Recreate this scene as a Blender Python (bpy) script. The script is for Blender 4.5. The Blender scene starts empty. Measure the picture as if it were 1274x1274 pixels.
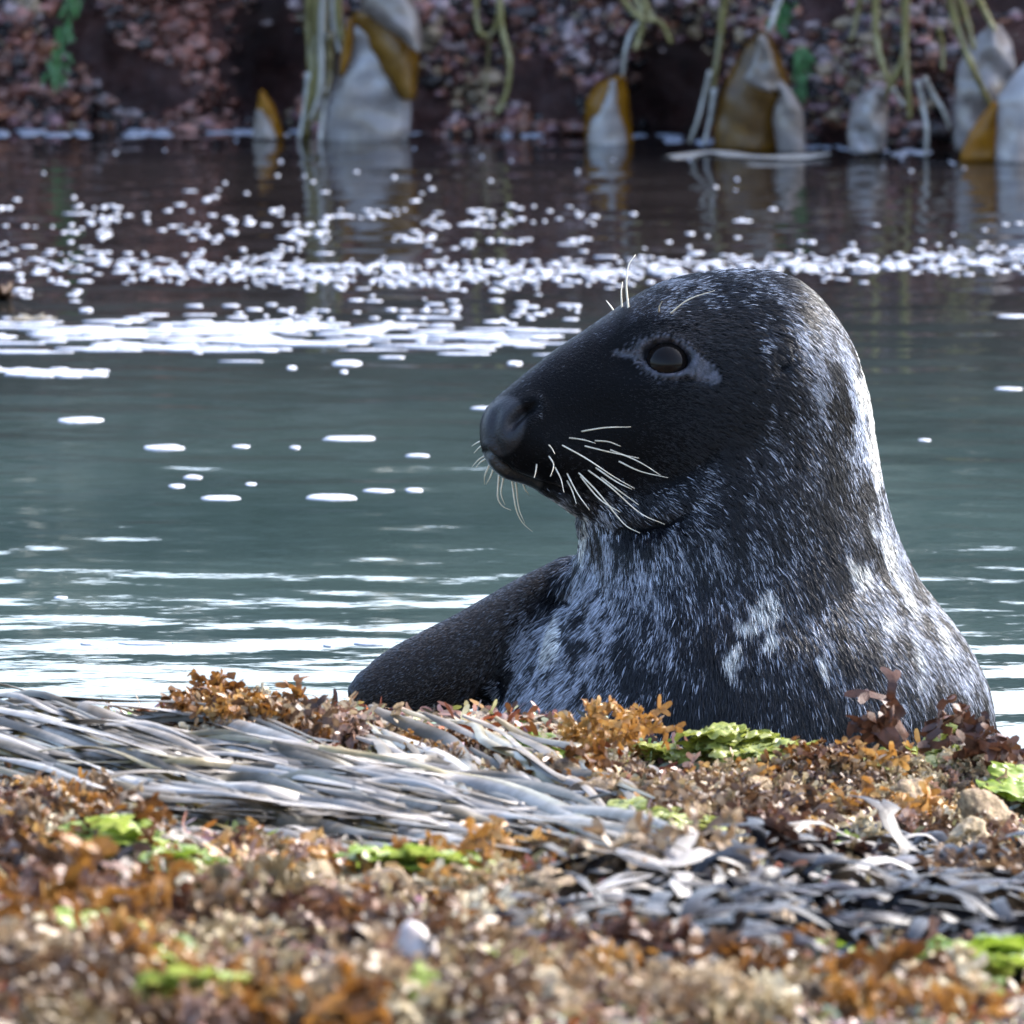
import bpy, bmesh, math, random
import numpy as np
from mathutils import Vector, Matrix, noise
from mathutils.bvhtree import BVHTree

random.seed(7)
rng = np.random.default_rng(7)
scene = bpy.context.scene
col = scene.collection
R = math.radians

# ------------------------------------------------------------------ camera
F = 13520.0                    # focal length in pixels of a 1274 px wide picture
CZ = 1.6                       # camera height over the water
PITCH = math.atan(1757.0 / F)
cam_d = bpy.data.cameras.new('camera')
cam = bpy.data.objects.new('camera', cam_d)
col.objects.link(cam)
cam.location = (0, 0, CZ)
cam.rotation_euler = (math.pi / 2 - PITCH, 0, 0)
cam_d.sensor_width = 36
cam_d.lens = 36 * F / 1274
cam_d.clip_start = 0.1
cam_d.clip_end = 2000
cam_d.dof.use_dof = True
cam_d.dof.focus_distance = 10.68
cam_d.dof.aperture_fstop = 18.0
scene.camera = cam

# ------------------------------------------------------------------ world, sun, exposure
SUN_EL, SUN_AZ = 42, 56        # degrees; azimuth from +Y towards +X (behind the seal, right)
world = bpy.data.worlds.new('World')
scene.world = world
world.use_nodes = True
wn = world.node_tree.nodes
wn.clear()
sky = wn.new('ShaderNodeTexSky')
sky.sky_type = 'NISHITA'
sky.sun_disc = False
sky.sun_elevation = R(SUN_EL)
sky.sun_rotation = R(SUN_AZ)
sky.air_density = 1.0
sky.dust_density = 4.5
sky.ozone_density = 3.0
bg = wn.new('ShaderNodeBackground')
bg.inputs['Strength'].default_value = 0.15
wo = wn.new('ShaderNodeOutputWorld')
world.node_tree.links.new(sky.outputs[0], bg.inputs[0])
world.node_tree.links.new(bg.outputs[0], wo.inputs[0])

sun_d = bpy.data.lights.new('sun', 'SUN')
sun_d.energy = 1.5
sun_d.angle = R(14)
sun_d.color = (1.0, 0.985, 0.965)
sun = bpy.data.objects.new('sun', sun_d)
col.objects.link(sun)
sv = Vector((math.sin(R(SUN_AZ)) * math.cos(R(SUN_EL)), math.cos(R(SUN_AZ)) * math.cos(R(SUN_EL)), math.sin(R(SUN_EL))))
sun.rotation_euler = sv.to_track_quat('Z', 'Y').to_euler()

vs = scene.view_settings
vs.view_transform = 'Standard'
vs.look = 'None'
vs.gamma = 1
vs.exposure = 2.45
vs.use_curve_mapping = False

# ------------------------------------------------------------------ helpers
CP, SP = math.cos(PITCH), math.sin(PITCH)


def P(px, py, Y):
    """world point at distance Y (along +Y) that the picture shows at px, py"""
    u = (px - 637.0) / F
    v = (637.0 - py) / F
    dy = CP + v * SP
    dz = -SP + v * CP
    t = Y / dy
    return Vector((u * t, Y, CZ + dz * t))


def pix(co):
    """numpy world points -> pixel coordinates (design time only)"""
    x, y, z = co[:, 0], co[:, 1], co[:, 2] - CZ
    d = y * CP - z * SP
    v = y * SP + z * CP
    return 637 + F * x / d, 637 - F * v / d


def W(px, py, z=0.0):
    """point on the level z seen at px, py"""
    v = (637.0 - py) / F
    t = (z - CZ) / (-SP + v * CP)
    return Vector(((px - 637.0) / F * t, (CP + v * SP) * t, z))


def tag(o, label=None, cat=None, group=None, kind=None):
    if label:
        o['label'] = label
    if cat:
        o['category'] = cat
    if group:
        o['group'] = group
    if kind:
        o['kind'] = kind
    return o


def link(o, parent=None):
    col.objects.link(o)
    if parent:
        o.parent = parent
    return o


def mesh_obj(name, verts, faces, mat, parent=None, smooth=True):
    me = bpy.data.meshes.new(name)
    me.from_pydata([tuple(v) for v in verts], [], faces)
    me.update()
    if smooth:
        me.polygons.foreach_set('use_smooth', [True] * len(me.polygons))
    if mat:
        me.materials.append(mat)
    return link(bpy.data.objects.new(name, me), parent)


def empty(name, loc=(0, 0, 0)):
    o = bpy.data.objects.new(name, None)
    o.empty_display_size = 0.02
    o.location = loc
    return link(o)


def interp(x, xs, ys):
    return float(np.interp(x, xs, ys))


def smoothstep(a, b, x):
    t = np.clip((x - a) / (b - a), 0, 1)
    return t * t * (3 - 2 * t)


def spline(pts, n):
    """Catmull-Rom through 3D points, n samples"""
    p = [Vector(q) for q in pts]
    p = [p[0] * 2 - p[1]] + p + [p[-1] * 2 - p[-2]]
    segs = len(p) - 3
    out = []
    for i in range(n):
        u = i / (n - 1) * segs
        k = min(int(u), segs - 1)
        t = u - k
        a, b, c, d = p[k:k + 4]
        out.append(0.5 * ((2 * b) + (c - a) * t + (2 * a - 5 * b + 4 * c - d) * t * t + (3 * b - a - 3 * c + d) * t ** 3))
    return out


def tube(pts, radii, sides=6):
    """tapered tube along points -> verts, faces"""
    V, Fc = [], []
    n = len(pts)
    for i in range(n):
        t = (pts[min(i + 1, n - 1)] - pts[max(i - 1, 0)]).normalized()
        a = t.orthogonal().normalized() if i == 0 else (a - t * a.dot(t)).normalized()
        b = t.cross(a)
        for k in range(sides):
            th = 2 * math.pi * k / sides
            V.append(pts[i] + (a * math.cos(th) + b * math.sin(th)) * radii[i])
    for i in range(n - 1):
        for k in range(sides):
            k2 = (k + 1) % sides
            Fc.append((i * sides + k, i * sides + k2, (i + 1) * sides + k2, (i + 1) * sides + k))
    Fc.append(tuple(range(sides))[::-1])
    Fc.append(tuple((n - 1) * sides + k for k in range(sides)))
    return V, Fc


def ribbon(pts, widths, up, th=0.0012, twist=None, cup=0.15):
    """flattened closed strap along points (6-sided lens section)"""
    V, Fc = [], []
    n = len(pts)
    prof = [(-1, 0.25), (-0.35, 0.5), (0.35, 0.5), (1, 0.25), (1, -0.25), (0.35, -0.5), (-0.35, -0.5), (-1, -0.25)]
    for i in range(n):
        t = (pts[min(i + 1, n - 1)] - pts[max(i - 1, 0)]).normalized()
        u = (up - t * up.dot(t)).normalized()
        s = t.cross(u)
        if twist:
            q = Matrix.Rotation(twist[i], 3, t)
            u, s = q @ u, q @ s
        w = widths[i] / 2
        for (a, b) in prof:
            V.append(pts[i] + s * (a * w) + u * (b * th - cup * w * (a * a)))
    for i in range(n - 1):
        for k in (0, 1, 2, 4, 5, 6):
            Fc.append((i * 8 + k, i * 8 + k + 1, (i + 1) * 8 + k + 1, (i + 1) * 8 + k))
    return V, Fc


class Mat:
    """small wrapper for node materials"""

    def __init__(self, name):
        self.m = bpy.data.materials.new(name)
        self.m.use_nodes = True
        self.nt = self.m.node_tree
        self.b = self.nt.nodes['Principled BSDF']
        self.out = self.nt.nodes['Material Output']

    def n(self, t, **kw):
        nd = self.nt.nodes.new(t)
        for k, v in kw.items():
            if k in nd.inputs.keys():
                nd.inputs[k].default_value = v
            else:
                setattr(nd, k, v)
        return nd

    def l(self, a, b):
        self.nt.links.new(a, b)

    def coord(self, scale=(1, 1, 1), kind='Object'):
        tc = self.n('ShaderNodeTexCoord')
        mp = self.n('ShaderNodeMapping')
        mp.inputs['Scale'].default_value = scale
        self.l(tc.outputs[kind], mp.inputs['Vector'])
        return mp.outputs[0]

    def noise(self, vec, scale, detail=4, rough=0.55):
        nd = self.n('ShaderNodeTexNoise')
        nd.inputs['Scale'].default_value = scale
        nd.inputs['Detail'].default_value = detail
        nd.inputs['Roughness'].default_value = rough
        if vec is not None:
            self.l(vec, nd.inputs['Vector'])
        return nd.outputs['Fac']

    def ramp(self, fac, stops):
        nd = self.n('ShaderNodeValToRGB')
        el = nd.color_ramp.elements
        while len(el) < len(stops):
            el.new(0.5)
        for e, (p, c) in zip(el, stops):
            e.position = p
            e.color = (*c, 1)
        self.l(fac, nd.inputs[0])
        return nd.outputs[0]

    def mix(self, fac, a, b, mode='MIX'):
        nd = self.n('ShaderNodeMix')
        nd.data_type = 'RGBA'
        nd.blend_type = mode
        for s, v in ((nd.inputs[0], fac), (nd.inputs[6], a), (nd.inputs[7], b)):
            if hasattr(v, 'is_linked') or hasattr(v, 'links'):
                self.l(v, s)
            elif isinstance(v, tuple):
                s.default_value = (*v, 1)
            else:
                s.default_value = v
        return nd.outputs[2]

    def bump(self, h, strength=0.4, dist=0.005):
        nd = self.n('ShaderNodeBump')
        nd.inputs['Strength'].default_value = strength
        nd.inputs['Distance'].default_value = dist
        self.l(h, nd.inputs['Height'])
        self.l(nd.outputs[0], self.b.inputs['Normal'])
        return nd

    def set(self, **kw):
        for k, v in kw.items():
            k = k.replace('_', ' ')
            if isinstance(v, tuple) and len(v) == 3:
                v = (*v, 1)
            self.b.inputs[k].default_value = v
        return self


def random_out(M):
    return M.n('ShaderNodeObjectInfo').outputs['Random']


def weed_mat(name, stops, rough=0.35, trans=0.0, bump=0.3, spec=0.33, scale=55, objvar=0.3, sheen_pale=None):
    M = Mat(name)
    v = M.coord(kind='Object')
    f = M.noise(v, scale, 5, 0.6)
    add = M.n('ShaderNodeMath', operation='MULTIPLY_ADD')
    M.l(random_out(M), add.inputs[0])
    add.inputs[1].default_value = objvar
    add.inputs[2].default_value = -objvar / 2
    s = M.n('ShaderNodeMath', operation='ADD')
    M.l(f, s.inputs[0])
    M.l(add.outputs[0], s.inputs[1])
    c = M.ramp(s.outputs[0], [(p_, tuple(0.76 * q_ for q_ in c_)) for p_, c_ in stops])
    M.l(c, M.b.inputs['Base Color'])
    M.set(Roughness=rough)
    M.b.inputs['Specular IOR Level'].default_value = spec
    M.bump(M.noise(v, scale * 3, 4, 0.6), bump, 0.003)
    if trans > 0:
        tr = M.n('ShaderNodeBsdfTranslucent')
        M.l(c, tr.inputs['Color'])
        mx = M.n('ShaderNodeMixShader')
        mx.inputs[0].default_value = trans
        M.l(M.b.outputs[0], mx.inputs[1])
        M.l(tr.outputs[0], mx.inputs[2])
        M.l(mx.outputs[0], M.out.inputs['Surface'])
    return M.m


# ------------------------------------------------------------------ materials
def make_materials():
    m = {}
    # water: dark green pool, reflections do the rest
    M = Mat('pool_water')
    v = M.coord(kind='Object')
    body = M.ramp(M.noise(v, 1.6, 3, 0.5), [(0.3, (0.017, 0.029, 0.0275)), (0.7, (0.034, 0.053, 0.049))])
    sep = M.n('ShaderNodeSeparateXYZ')
    M.l(v, sep.inputs[0])
    mr = M.n('ShaderNodeMapRange')
    M.l(sep.outputs['Y'], mr.inputs[0])
    mr.inputs[1].default_value = 12.3
    mr.inputs[2].default_value = 14.8
    shallow = M.ramp(M.noise(v, 3.0, 4, 0.6), [(0.3, (0.006, 0.005, 0.005)), (0.7, (0.014, 0.012, 0.012))])
    M.l(M.mix(mr.outputs[0], body, shallow), M.b.inputs['Base Color'])
    M.set(Roughness=0.03, IOR=1.333)
    v2 = M.coord((14, 22, 20), 'Object')
    M.bump(M.noise(v2, 1.0, 3, 0.5), 0.05, 0.008)
    m['water'] = M.m
    # foam
    M = Mat('sea_foam')
    v = M.coord()
    M.l(M.ramp(M.noise(v, 34, 5, 0.7), [(0.3, (0.17, 0.19, 0.235)), (0.55, (0.30, 0.32, 0.37)), (0.75, (0.44, 0.46, 0.50))]), M.b.inputs['Base Color'])
    M.set(Roughness=0.6)
    M.bump(M.noise(v, 300, 2), 0.5, 0.002)
    m['foam'] = M.m
    # bank rock, crusted with red and purple algae
    M = Mat('crusted_bank_rock')
    v = M.coord()
    a = M.ramp(M.noise(v, 9, 6, 0.65), [(0.30, (0.012, 0.009, 0.010)), (0.45, (0.070, 0.036, 0.032)), (0.56, (0.13, 0.066, 0.055)), (0.68, (0.17, 0.115, 0.11)), (0.8, (0.22, 0.18, 0.18))])
    b = M.ramp(M.noise(v, 26, 5, 0.7), [(0.35, (0.018, 0.012, 0.013)), (0.5, (0.12, 0.062, 0.055)), (0.65, (0.18, 0.13, 0.135)), (0.78, (0.13, 0.05, 0.03))])
    sep = M.n('ShaderNodeSeparateXYZ')
    M.l(v, sep.inputs[0])
    mr = M.n('ShaderNodeMapRange')
    M.l(sep.outputs['Z'], mr.inputs[0])
    mr.inputs[1].default_value = 0.22
    mr.inputs[2].default_value = 0.55
    grn = M.ramp(M.noise(M.coord((2.5, 2.5, 16)), 1.0, 6, 0.7), [(0.34, (0.012, 0.014, 0.012)), (0.48, (0.10, 0.125, 0.11)), (0.66, (0.24, 0.29, 0.26))])
    M.l(M.mix(mr.outputs[0], M.mix(1.0, M.mix(0.5, a, b), (1.05, 0.92, 0.9), 'MULTIPLY'), grn), M.b.inputs['Base Color'])
    M.set(Roughness=0.28)
    M.bump(M.noise(v, 45, 6, 0.75), 1.0, 0.05)
    m['bank'] = M.m
    # foreground ledge rock
    M = Mat('weedy_ledge_rock')
    v = M.coord()
    a = M.ramp(M.noise(v, 14, 6, 0.65), [(0.30, (0.03, 0.02, 0.012)), (0.46, (0.10, 0.065, 0.034)), (0.6, (0.19, 0.14, 0.08)), (0.75, (0.27, 0.23, 0.16))])
    M.l(a, M.b.inputs['Base Color'])
    M.set(Roughness=0.5)
    M.bump(M.noise(v, 90, 5, 0.7), 0.9, 0.01)
    m['ledge'] = M.m
    m['brown'] = weed_mat('red_brown_weed', [(0.22, (0.036, 0.019, 0.011)), (0.42, (0.115, 0.062, 0.033)), (0.58, (0.24, 0.15, 0.08)), (0.78, (0.46, 0.35, 0.22))], 0.4, 0.25, objvar=0.5)
    m['orange'] = weed_mat('amber_weed', [(0.25, (0.09, 0.036, 0.011)), (0.45, (0.23, 0.095, 0.022)), (0.62, (0.38, 0.18, 0.04)), (0.8, (0.50, 0.32, 0.12))], 0.35, 0.3, objvar=0.45)
    m['darkred'] = weed_mat('dark_red_weed', [(0.25, (0.04, 0.018, 0.012)), (0.5, (0.12, 0.05, 0.028)), (0.75, (0.24, 0.12, 0.07))], 0.45, 0.15, objvar=0.4)
    m['green'] = weed_mat('sea_lettuce_green', [(0.25, (0.10, 0.16, 0.015)), (0.5, (0.23, 0.33, 0.035)), (0.75, (0.40, 0.46, 0.12))], 0.3, 0.35, 0.2, objvar=0.4)
    m['palegreen'] = weed_mat('pale_green_weed', [(0.25, (0.17, 0.20, 0.04)), (0.5, (0.34, 0.38, 0.085)), (0.75, (0.52, 0.53, 0.24))], 0.35, 0.35, 0.2)
    m['tan'] = weed_mat('tan_weed', [(0.25, (0.15, 0.10, 0.045)), (0.42, (0.34, 0.25, 0.125)), (0.6, (0.52, 0.42, 0.25)), (0.8, (0.68, 0.60, 0.43))], 0.5, 0.2, objvar=0.5)
    m['pink'] = weed_mat('pinkish_weed', [(0.25, (0.14, 0.065, 0.045)), (0.5, (0.33, 0.19, 0.13)), (0.75, (0.52, 0.39, 0.32))], 0.35, 0.25)
    m['slate'] = weed_mat('slate_wrack', [(0.25, (0.004, 0.004, 0.006)), (0.45, (0.009, 0.0085, 0.010)), (0.64, (0.022, 0.020, 0.024)), (0.9, (0.11, 0.10, 0.11))], 0.42, 0.0, 0.25, 0.2, 40, 0.4)
    m['strap'] = weed_mat('grey_strap_weed', [(0.22, (0.07, 0.055, 0.03)), (0.40, (0.15, 0.122, 0.088)), (0.58, (0.235, 0.205, 0.172)), (0.8, (0.37, 0.34, 0.305))], 0.45, 0.1, 0.15, 0.35, 24, 0.6)
    m['olive_strap'] = weed_mat('olive_strap_weed', [(0.25, (0.07, 0.05, 0.015)), (0.5, (0.18, 0.13, 0.04)), (0.75, (0.34, 0.28, 0.14))], 0.28, 0.15, 0.15, 0.7, 28)
    m['kelp'] = weed_mat('amber_kelp', [(0.3, (0.32, 0.135, 0.008)), (0.55, (0.54, 0.25, 0.016)), (0.8, (0.66, 0.34, 0.04))], 0.25, 0.6, 0.1, 0.5, 30)
    m['dark_kelp'] = weed_mat('dark_brown_kelp', [(0.3, (0.11, 0.05, 0.006)), (0.55, (0.23, 0.11, 0.012)), (0.8, (0.34, 0.17, 0.025))], 0.25, 0.35, 0.1, 0.5, 30)
    m['pale_sheen_kelp'] = weed_mat('pale_sheen_kelp', [(0.3, (0.24, 0.19, 0.155)), (0.52, (0.38, 0.325, 0.295)), (0.8, (0.62, 0.58, 0.58))], 0.14, 0.3, 0.12, 0.8, 16)  # pale kelp colour, with the sky sheen of wet blades painted in
    m['stalk'] = weed_mat('olive_stalk', [(0.3, (0.15, 0.12, 0.03)), (0.55, (0.28, 0.235, 0.075)), (0.8, (0.45, 0.40, 0.2))], 0.3, 0.15, 0.1, 0.6, 25)
    m['pale_stalk'] = weed_mat('pale_stalk', [(0.3, (0.34, 0.31, 0.26)), (0.6, (0.50, 0.47, 0.42)), (0.8, (0.6, 0.58, 0.55))], 0.25, 0.1, 0.1, 0.6, 25)
    m['bankgreen'] = weed_mat('bank_green_weed', [(0.3, (0.04, 0.12, 0.03)), (0.55, (0.10, 0.26, 0.07)), (0.8, (0.26, 0.42, 0.22))], 0.3, 0.3)
    m['crust'] = weed_mat('crusted_stone', [(0.25, (0.06, 0.035, 0.018)), (0.42, (0.18, 0.115, 0.055)), (0.58, (0.33, 0.235, 0.12)), (0.8, (0.50, 0.41, 0.27))], 0.6, 0, 1.0, 0.3, 3.6, 0.4)
    m['shell'] = weed_mat('worn_pebble', [(0.3, (0.40, 0.34, 0.32)), (0.6, (0.56, 0.52, 0.5)), (0.8, (0.66, 0.63, 0.62))], 0.4, 0, 0.3)
    # turf coloured by attribute
    M = Mat('mixed_turf')
    at = M.n('ShaderNodeAttribute', attribute_name='tint')
    M.l(at.outputs['Color'], M.b.inputs['Base Color'])
    M.set(Roughness=0.4)
    tr = M.n('ShaderNodeBsdfTranslucent')
    M.l(at.outputs['Color'], tr.inputs['Color'])
    mx = M.n('ShaderNodeMixShader')
    mx.inputs[0].default_value = 0.2
    M.l(M.b.outputs[0], mx.inputs[1])
    M.l(tr.outputs[0], mx.inputs[2])
    M.l(mx.outputs[0], M.out.inputs['Surface'])
    m['turf'] = M.m
    # seal skin, coloured by attribute
    M = Mat('seal_skin')
    at = M.n('ShaderNodeAttribute', attribute_name='coat')
    v = M.coord()
    M.l(M.mix(0.6, at.outputs['Color'], M.ramp(M.noise(v, 260, 4, 0.7), [(0.3, (0.35, 0.35, 0.35)), (0.7, (1.3, 1.3, 1.3))]), 'MULTIPLY'), M.b.inputs['Base Color'])
    rr = M.n('ShaderNodeMapRange')
    M.l(at.outputs['Alpha'], rr.inputs[0])
    rr.inputs[3].default_value = 0.52
    rr.inputs[4].default_value = 0.27
    M.l(rr.outputs[0], M.b.inputs['Roughness'])
    sp = M.n('ShaderNodeMapRange')
    M.l(at.outputs['Alpha'], sp.inputs[0])
    sp.inputs[3].default_value = 0.07
    sp.inputs[4].default_value = 0.65
    M.l(sp.outputs[0], M.b.inputs['Specular IOR Level'])
    M.bump(M.noise(v, 420, 3, 0.6), 0.45, 0.0025)
    m['skin'] = M.m
    M = Mat('seal_fur')
    at = M.n('ShaderNodeAttribute', attribute_name='tint')
    M.l(at.outputs['Color'], M.b.inputs['Base Color'])
    M.set(Roughness=0.30)
    M.b.inputs['Specular IOR Level'].default_value = 0.32
    m['fur'] = M.m
    M = Mat('seal_eye')
    M.set(Base_Color=(0.006, 0.0045, 0.004), Roughness=0.07, IOR=1.33)
    M.b.inputs['Specular IOR Level'].default_value = 0.22
    m['eye'] = M.m
    M = Mat('whisker')
    v = M.coord()
    M.l(M.ramp(M.noise(v, 60, 2), [(0.3, (0.55, 0.47, 0.33)), (0.7, (0.78, 0.72, 0.58))]), M.b.inputs['Base Color'])
    M.set(Roughness=0.35)
    m['whisker'] = M.m
    return m


MT = make_materials()

# ------------------------------------------------------------------ water
def build_water():
    xs = np.linspace(-1.5, 1.5, 251)
    ys = np.linspace(9.7, 17.4, 771)
    X, Y = np.meshgrid(xs, ys)
    Z = np.zeros_like(X)
    r = np.random.default_rng(3)
    for k in range(46):
        lam = 0.042 * (7.0 ** r.random())
        th = r.normal(math.pi / 2 + 0.08, 0.42)
        kx, ky = math.cos(th) * 2 * math.pi / lam, math.sin(th) * 2 * math.pi / lam
        slope = 0.0024 * (lam / 0.18) ** 0.15
        Z += slope * lam / (2 * math.pi) * np.sin(kx * X + ky * Y + r.random() * 7)
    ed = smoothstep(0, 0.25, 1.5 - abs(X)) * smoothstep(0, 0.15, Y - 9.7) * smoothstep(0, 0.3, 17.4 - Y)
    calm = 0.62 + 0.55 * smoothstep(11.2, 12.6, Y) + 0.3 * smoothstep(14.0, 16.0, Y)
    Z *= ed * calm
    V = np.stack([X, Y, Z], -1).reshape(-1, 3)
    nx, ny = len(xs), len(ys)
    i = np.arange(ny - 1)[:, None] * nx + np.arange(nx - 1)[None, :]
    Q = np.stack([i, i + 1, i + nx + 1, i + nx], -1).reshape(-1, 4)
    verts = V.tolist()
    faces = Q.tolist()
    B = 600
    for (x0, x1, y0, y1) in ((-B, B, 17.4, 900), (-B, B, -B, 9.7), (-B, -1.5, 9.7, 17.4), (1.5, B, 9.7, 17.4)):
        b = len(verts)
        verts += [(x0, y0, 0), (x1, y0, 0), (x1, y1, 0), (x0, y1, 0)]
        faces.append((b, b + 1, b + 2, b + 3))
    return tag(mesh_obj('water', verts, faces, MT['water']), kind='structure')


build_water()

# ------------------------------------------------------------------ far bank
def bank_front(x):
    return 16.93 - 0.30 * float(smoothstep(-0.1, 0.75, np.array(x)))


HOLES = [(335, 85, 55, 75, 0.16), (845, 110, 70, 70, 0.20), (1150, 105, 40, 30, 0.05), (270, 130, 22, 20, 0.05), (600, 60, 40, 30, 0.04)]


def build_bank():
    xs = np.concatenate([np.linspace(-14, -1.2, 40)[:-1], np.linspace(-1.2, 1.2, 241), np.linspace(1.2, 14, 40)[1:]])
    ss = np.concatenate([np.linspace(-0.25, 0.30, 56), np.linspace(0.32, 0.86, 28), np.linspace(0.9, 1.6, 12)])
    hole = [(P(a, b, 16.9), c / 800, d / 800, e) for a, b, c, d, e in HOLES]
    verts = []
    for s in ss:
        for x in xs:
            yf = bank_front(x)
            top = 0.85 + 0.03 * noise.noise(Vector((x * 1.1, 3.3, 0))) + 0.04 * noise.noise(Vector((x * 5, 1.3, 0)))
            if s <= 0.86:
                z = s * (top / 0.86) if s > 0.3 else s * (0.3 * top / 0.86) / 0.3 if s > 0 else s
                y = yf + 0.10 * max(0, z) + 0.25 * max(0, z - 0.45)
            else:
                q = (s - 0.86) / 0.74
                z = top + 0.25 * q * (1 - q) - 1.6 * q ** 3
                y = yf + 0.2 + 6.0 * q
            p = Vector((x, y, z))
            d = 0.075 * noise.noise(p * 3.1) + 0.045 * noise.noise(p * 8.3 + Vector((5, 1, 2))) + 0.028 * noise.noise(p * 19) + 0.016 * noise.noise(p * 41)
            for (h, a, b, dep) in hole:
                e = ((x - h.x) / a) ** 2 + ((z - h.z) / b) ** 2
                if e < 6 and s < 0.6:
                    d -= dep * math.exp(-e * e * 0.6)
            verts.append((x, y - d, z + 0.3 * d))
    nx, ny = len(xs), len(ss)
    faces = [(j * nx + i, j * nx + i + 1, (j + 1) * nx + i + 1, (j + 1) * nx + i) for j in range(ny - 1) for i in range(nx - 1)]
    o = mesh_obj('rock_bank', verts, faces, MT['bank'])
    tag(o, 'low red brown rock bank crusted with algae behind the pool', 'rock bank')
    return o, BVHTree.FromPolygons(verts, faces)


bank, bank_bvh = build_bank()


def on_bank(px, py, off=0.0):
    o = Vector((0, 0, CZ))
    d = (P(px, py, 10) - o).normalized()
    h = bank_bvh.ray_cast(o, d)
    p = h[0] if h[0] is not None else P(px, py, 16.9)
    return p - d * off

# ------------------------------------------------------------------ foreground ledge
def ledge_h(x, y):
    z = 0.118 - 0.030 * (x / 0.46)
    z += 0.026 * noise.noise(Vector((x * 4.2, y * 3.2, 0.7))) + 0.018 * noise.noise(Vector((x * 11, y * 11, 2.7)))
    z += 0.004 * math.sin(y * 9 + x * 3)
    if y < 9.3:
        z += 0.095 * (9.3 - max(y, 6.6)) + 0.012 * min(1, 9.3 - y) * noise.noise(Vector((x * 8.5, y * 5.5, 9.1)))
    t = (y - 9.80) / 0.42
    if t > 0:
        z -= 0.42 * (t * t if t < 1 else 2 * t - 1)
    if abs(x) > 1.6:
        z -= 0.2 * (abs(x) - 1.6)
    return z


def build_ledge():
    xs = np.concatenate([np.linspace(-5, -0.9, 22)[:-1], np.linspace(-0.9, 0.9, 151), np.linspace(0.9, 5, 22)[1:]])
    ys = np.concatenate([np.linspace(-4, 6.6, 24)[:-1], np.linspace(6.6, 10.4, 240)])
    verts = []
    for y in ys:
        for x in xs:
            p = Vector((x, y, 0))
            verts.append((x, y, ledge_h(x, y) + 0.006 * noise.noise(p * 35) + 0.004 * noise.noise(p * 80)))
    nx = len(xs)
    faces = [(j * nx + i, j * nx + i + 1, (j + 1) * nx + i + 1, (j + 1) * nx + i) for j in range(len(ys) - 1) for i in range(nx - 1)]
    return tag(mesh_obj('rock_ledge', verts, faces, MT['ledge']), kind='structure')


build_ledge()


def G(px, py):
    """where the picture point meets the ledge"""
    z = 0.12
    for _ in range(60):
        w = W(px, py, z)
        z = 0.75 * z + 0.25 * ledge_h(w.x, min(w.y, 9.85))
    return Vector((w.x, w.y, ledge_h(w.x, w.y)))

# ------------------------------------------------------------------ the seal
def loft(rings):
    n = len(rings[0])
    V = [v for r in rings for v in r]
    Fc = []
    for i in range(len(rings) - 1):
        for k in range(n):
            k2 = (k + 1) % n
            Fc.append((i * n + k, i * n + k2, (i + 1) * n + k2, (i + 1) * n + k))
    Fc.append(tuple(range(n))[::-1])
    Fc.append(tuple((len(rings) - 1) * n + k for k in range(n)))
    return V, Fc


def sell(t, e=2.2):
    c, s = math.cos(t), math.sin(t)
    return math.copysign(abs(c) ** (2 / e), c), math.copysign(abs(s) ** (2 / e), s)


SEAL_Y = 10.40
HEAD = [  # px x, top, bottom, half depth, centre depth
    (597, 527, 548, 0.010, -0.050), (600, 517, 562, 0.022, -0.050), (607, 505, 577, 0.032, -0.049), (618, 494, 589, 0.039, -0.047), (631, 483, 597, 0.045, -0.045),
    (654, 464, 603, 0.052, -0.041), (688, 437, 621, 0.060, -0.034), (715, 419, 640, 0.066, -0.029), (756, 392, 660, 0.075, -0.021),
    (789, 370, 676, 0.083, -0.015), (823, 352, 690, 0.091, -0.010), (857, 342, 696, 0.098, -0.005), (907, 336, 690, 0.105, 0.0),
    (950, 338, 665, 0.106, 0.004), (985, 348, 640, 0.101, 0.006), (1015, 369, 610, 0.092, 0.008), (1044, 402, 580, 0.075, 0.01), (1064, 438, 550, 0.055, 0.01), (1076, 478, 520, 0.028, 0.01)]
BODY = [  # px y, left, right, half depth, centre depth
    (400, 965, 1018, 0.03, 0.01), (440, 915, 1060, 0.062, 0.01), (480, 865, 1077, 0.085, 0.01), (540, 800, 1087, 0.112, 0.01), (600, 752, 1097, 0.128, 0.01),
    (640, 718, 1106, 0.136, 0.01), (680, 719, 1120, 0.146, 0.015), (720, 706, 1141, 0.162, 0.02), (750, 684, 1163, 0.178, 0.025),
    (780, 656, 1186, 0.196, 0.03), (815, 632, 1208, 0.213, 0.035), (850, 608, 1225, 0.228, 0.04), (885, 598, 1234, 0.238, 0.045),
    (920, 602, 1238, 0.246, 0.05), (970, 612, 1240, 0.25, 0.06), (1040, 640, 1230, 0.24, 0.08), (1120, 690, 1190, 0.2, 0.1)]
FLIP = [  # px x, y, half thickness px, half depth m, centre depth
    (800, 745, 50, 0.05, 0.06), (735, 752, 66, 0.060, 0.05), (690, 768, 64, 0.062, 0.045), (640, 796, 64, 0.060, 0.04), (590, 819, 60, 0.057, 0.035), (540, 838, 54, 0.052, 0.03),
    (500, 853, 48, 0.046, 0.025), (470, 862, 38, 0.038, 0.02), (449, 864, 28, 0.028, 0.02), (434, 864, 11, 0.012, 0.02)]


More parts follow.
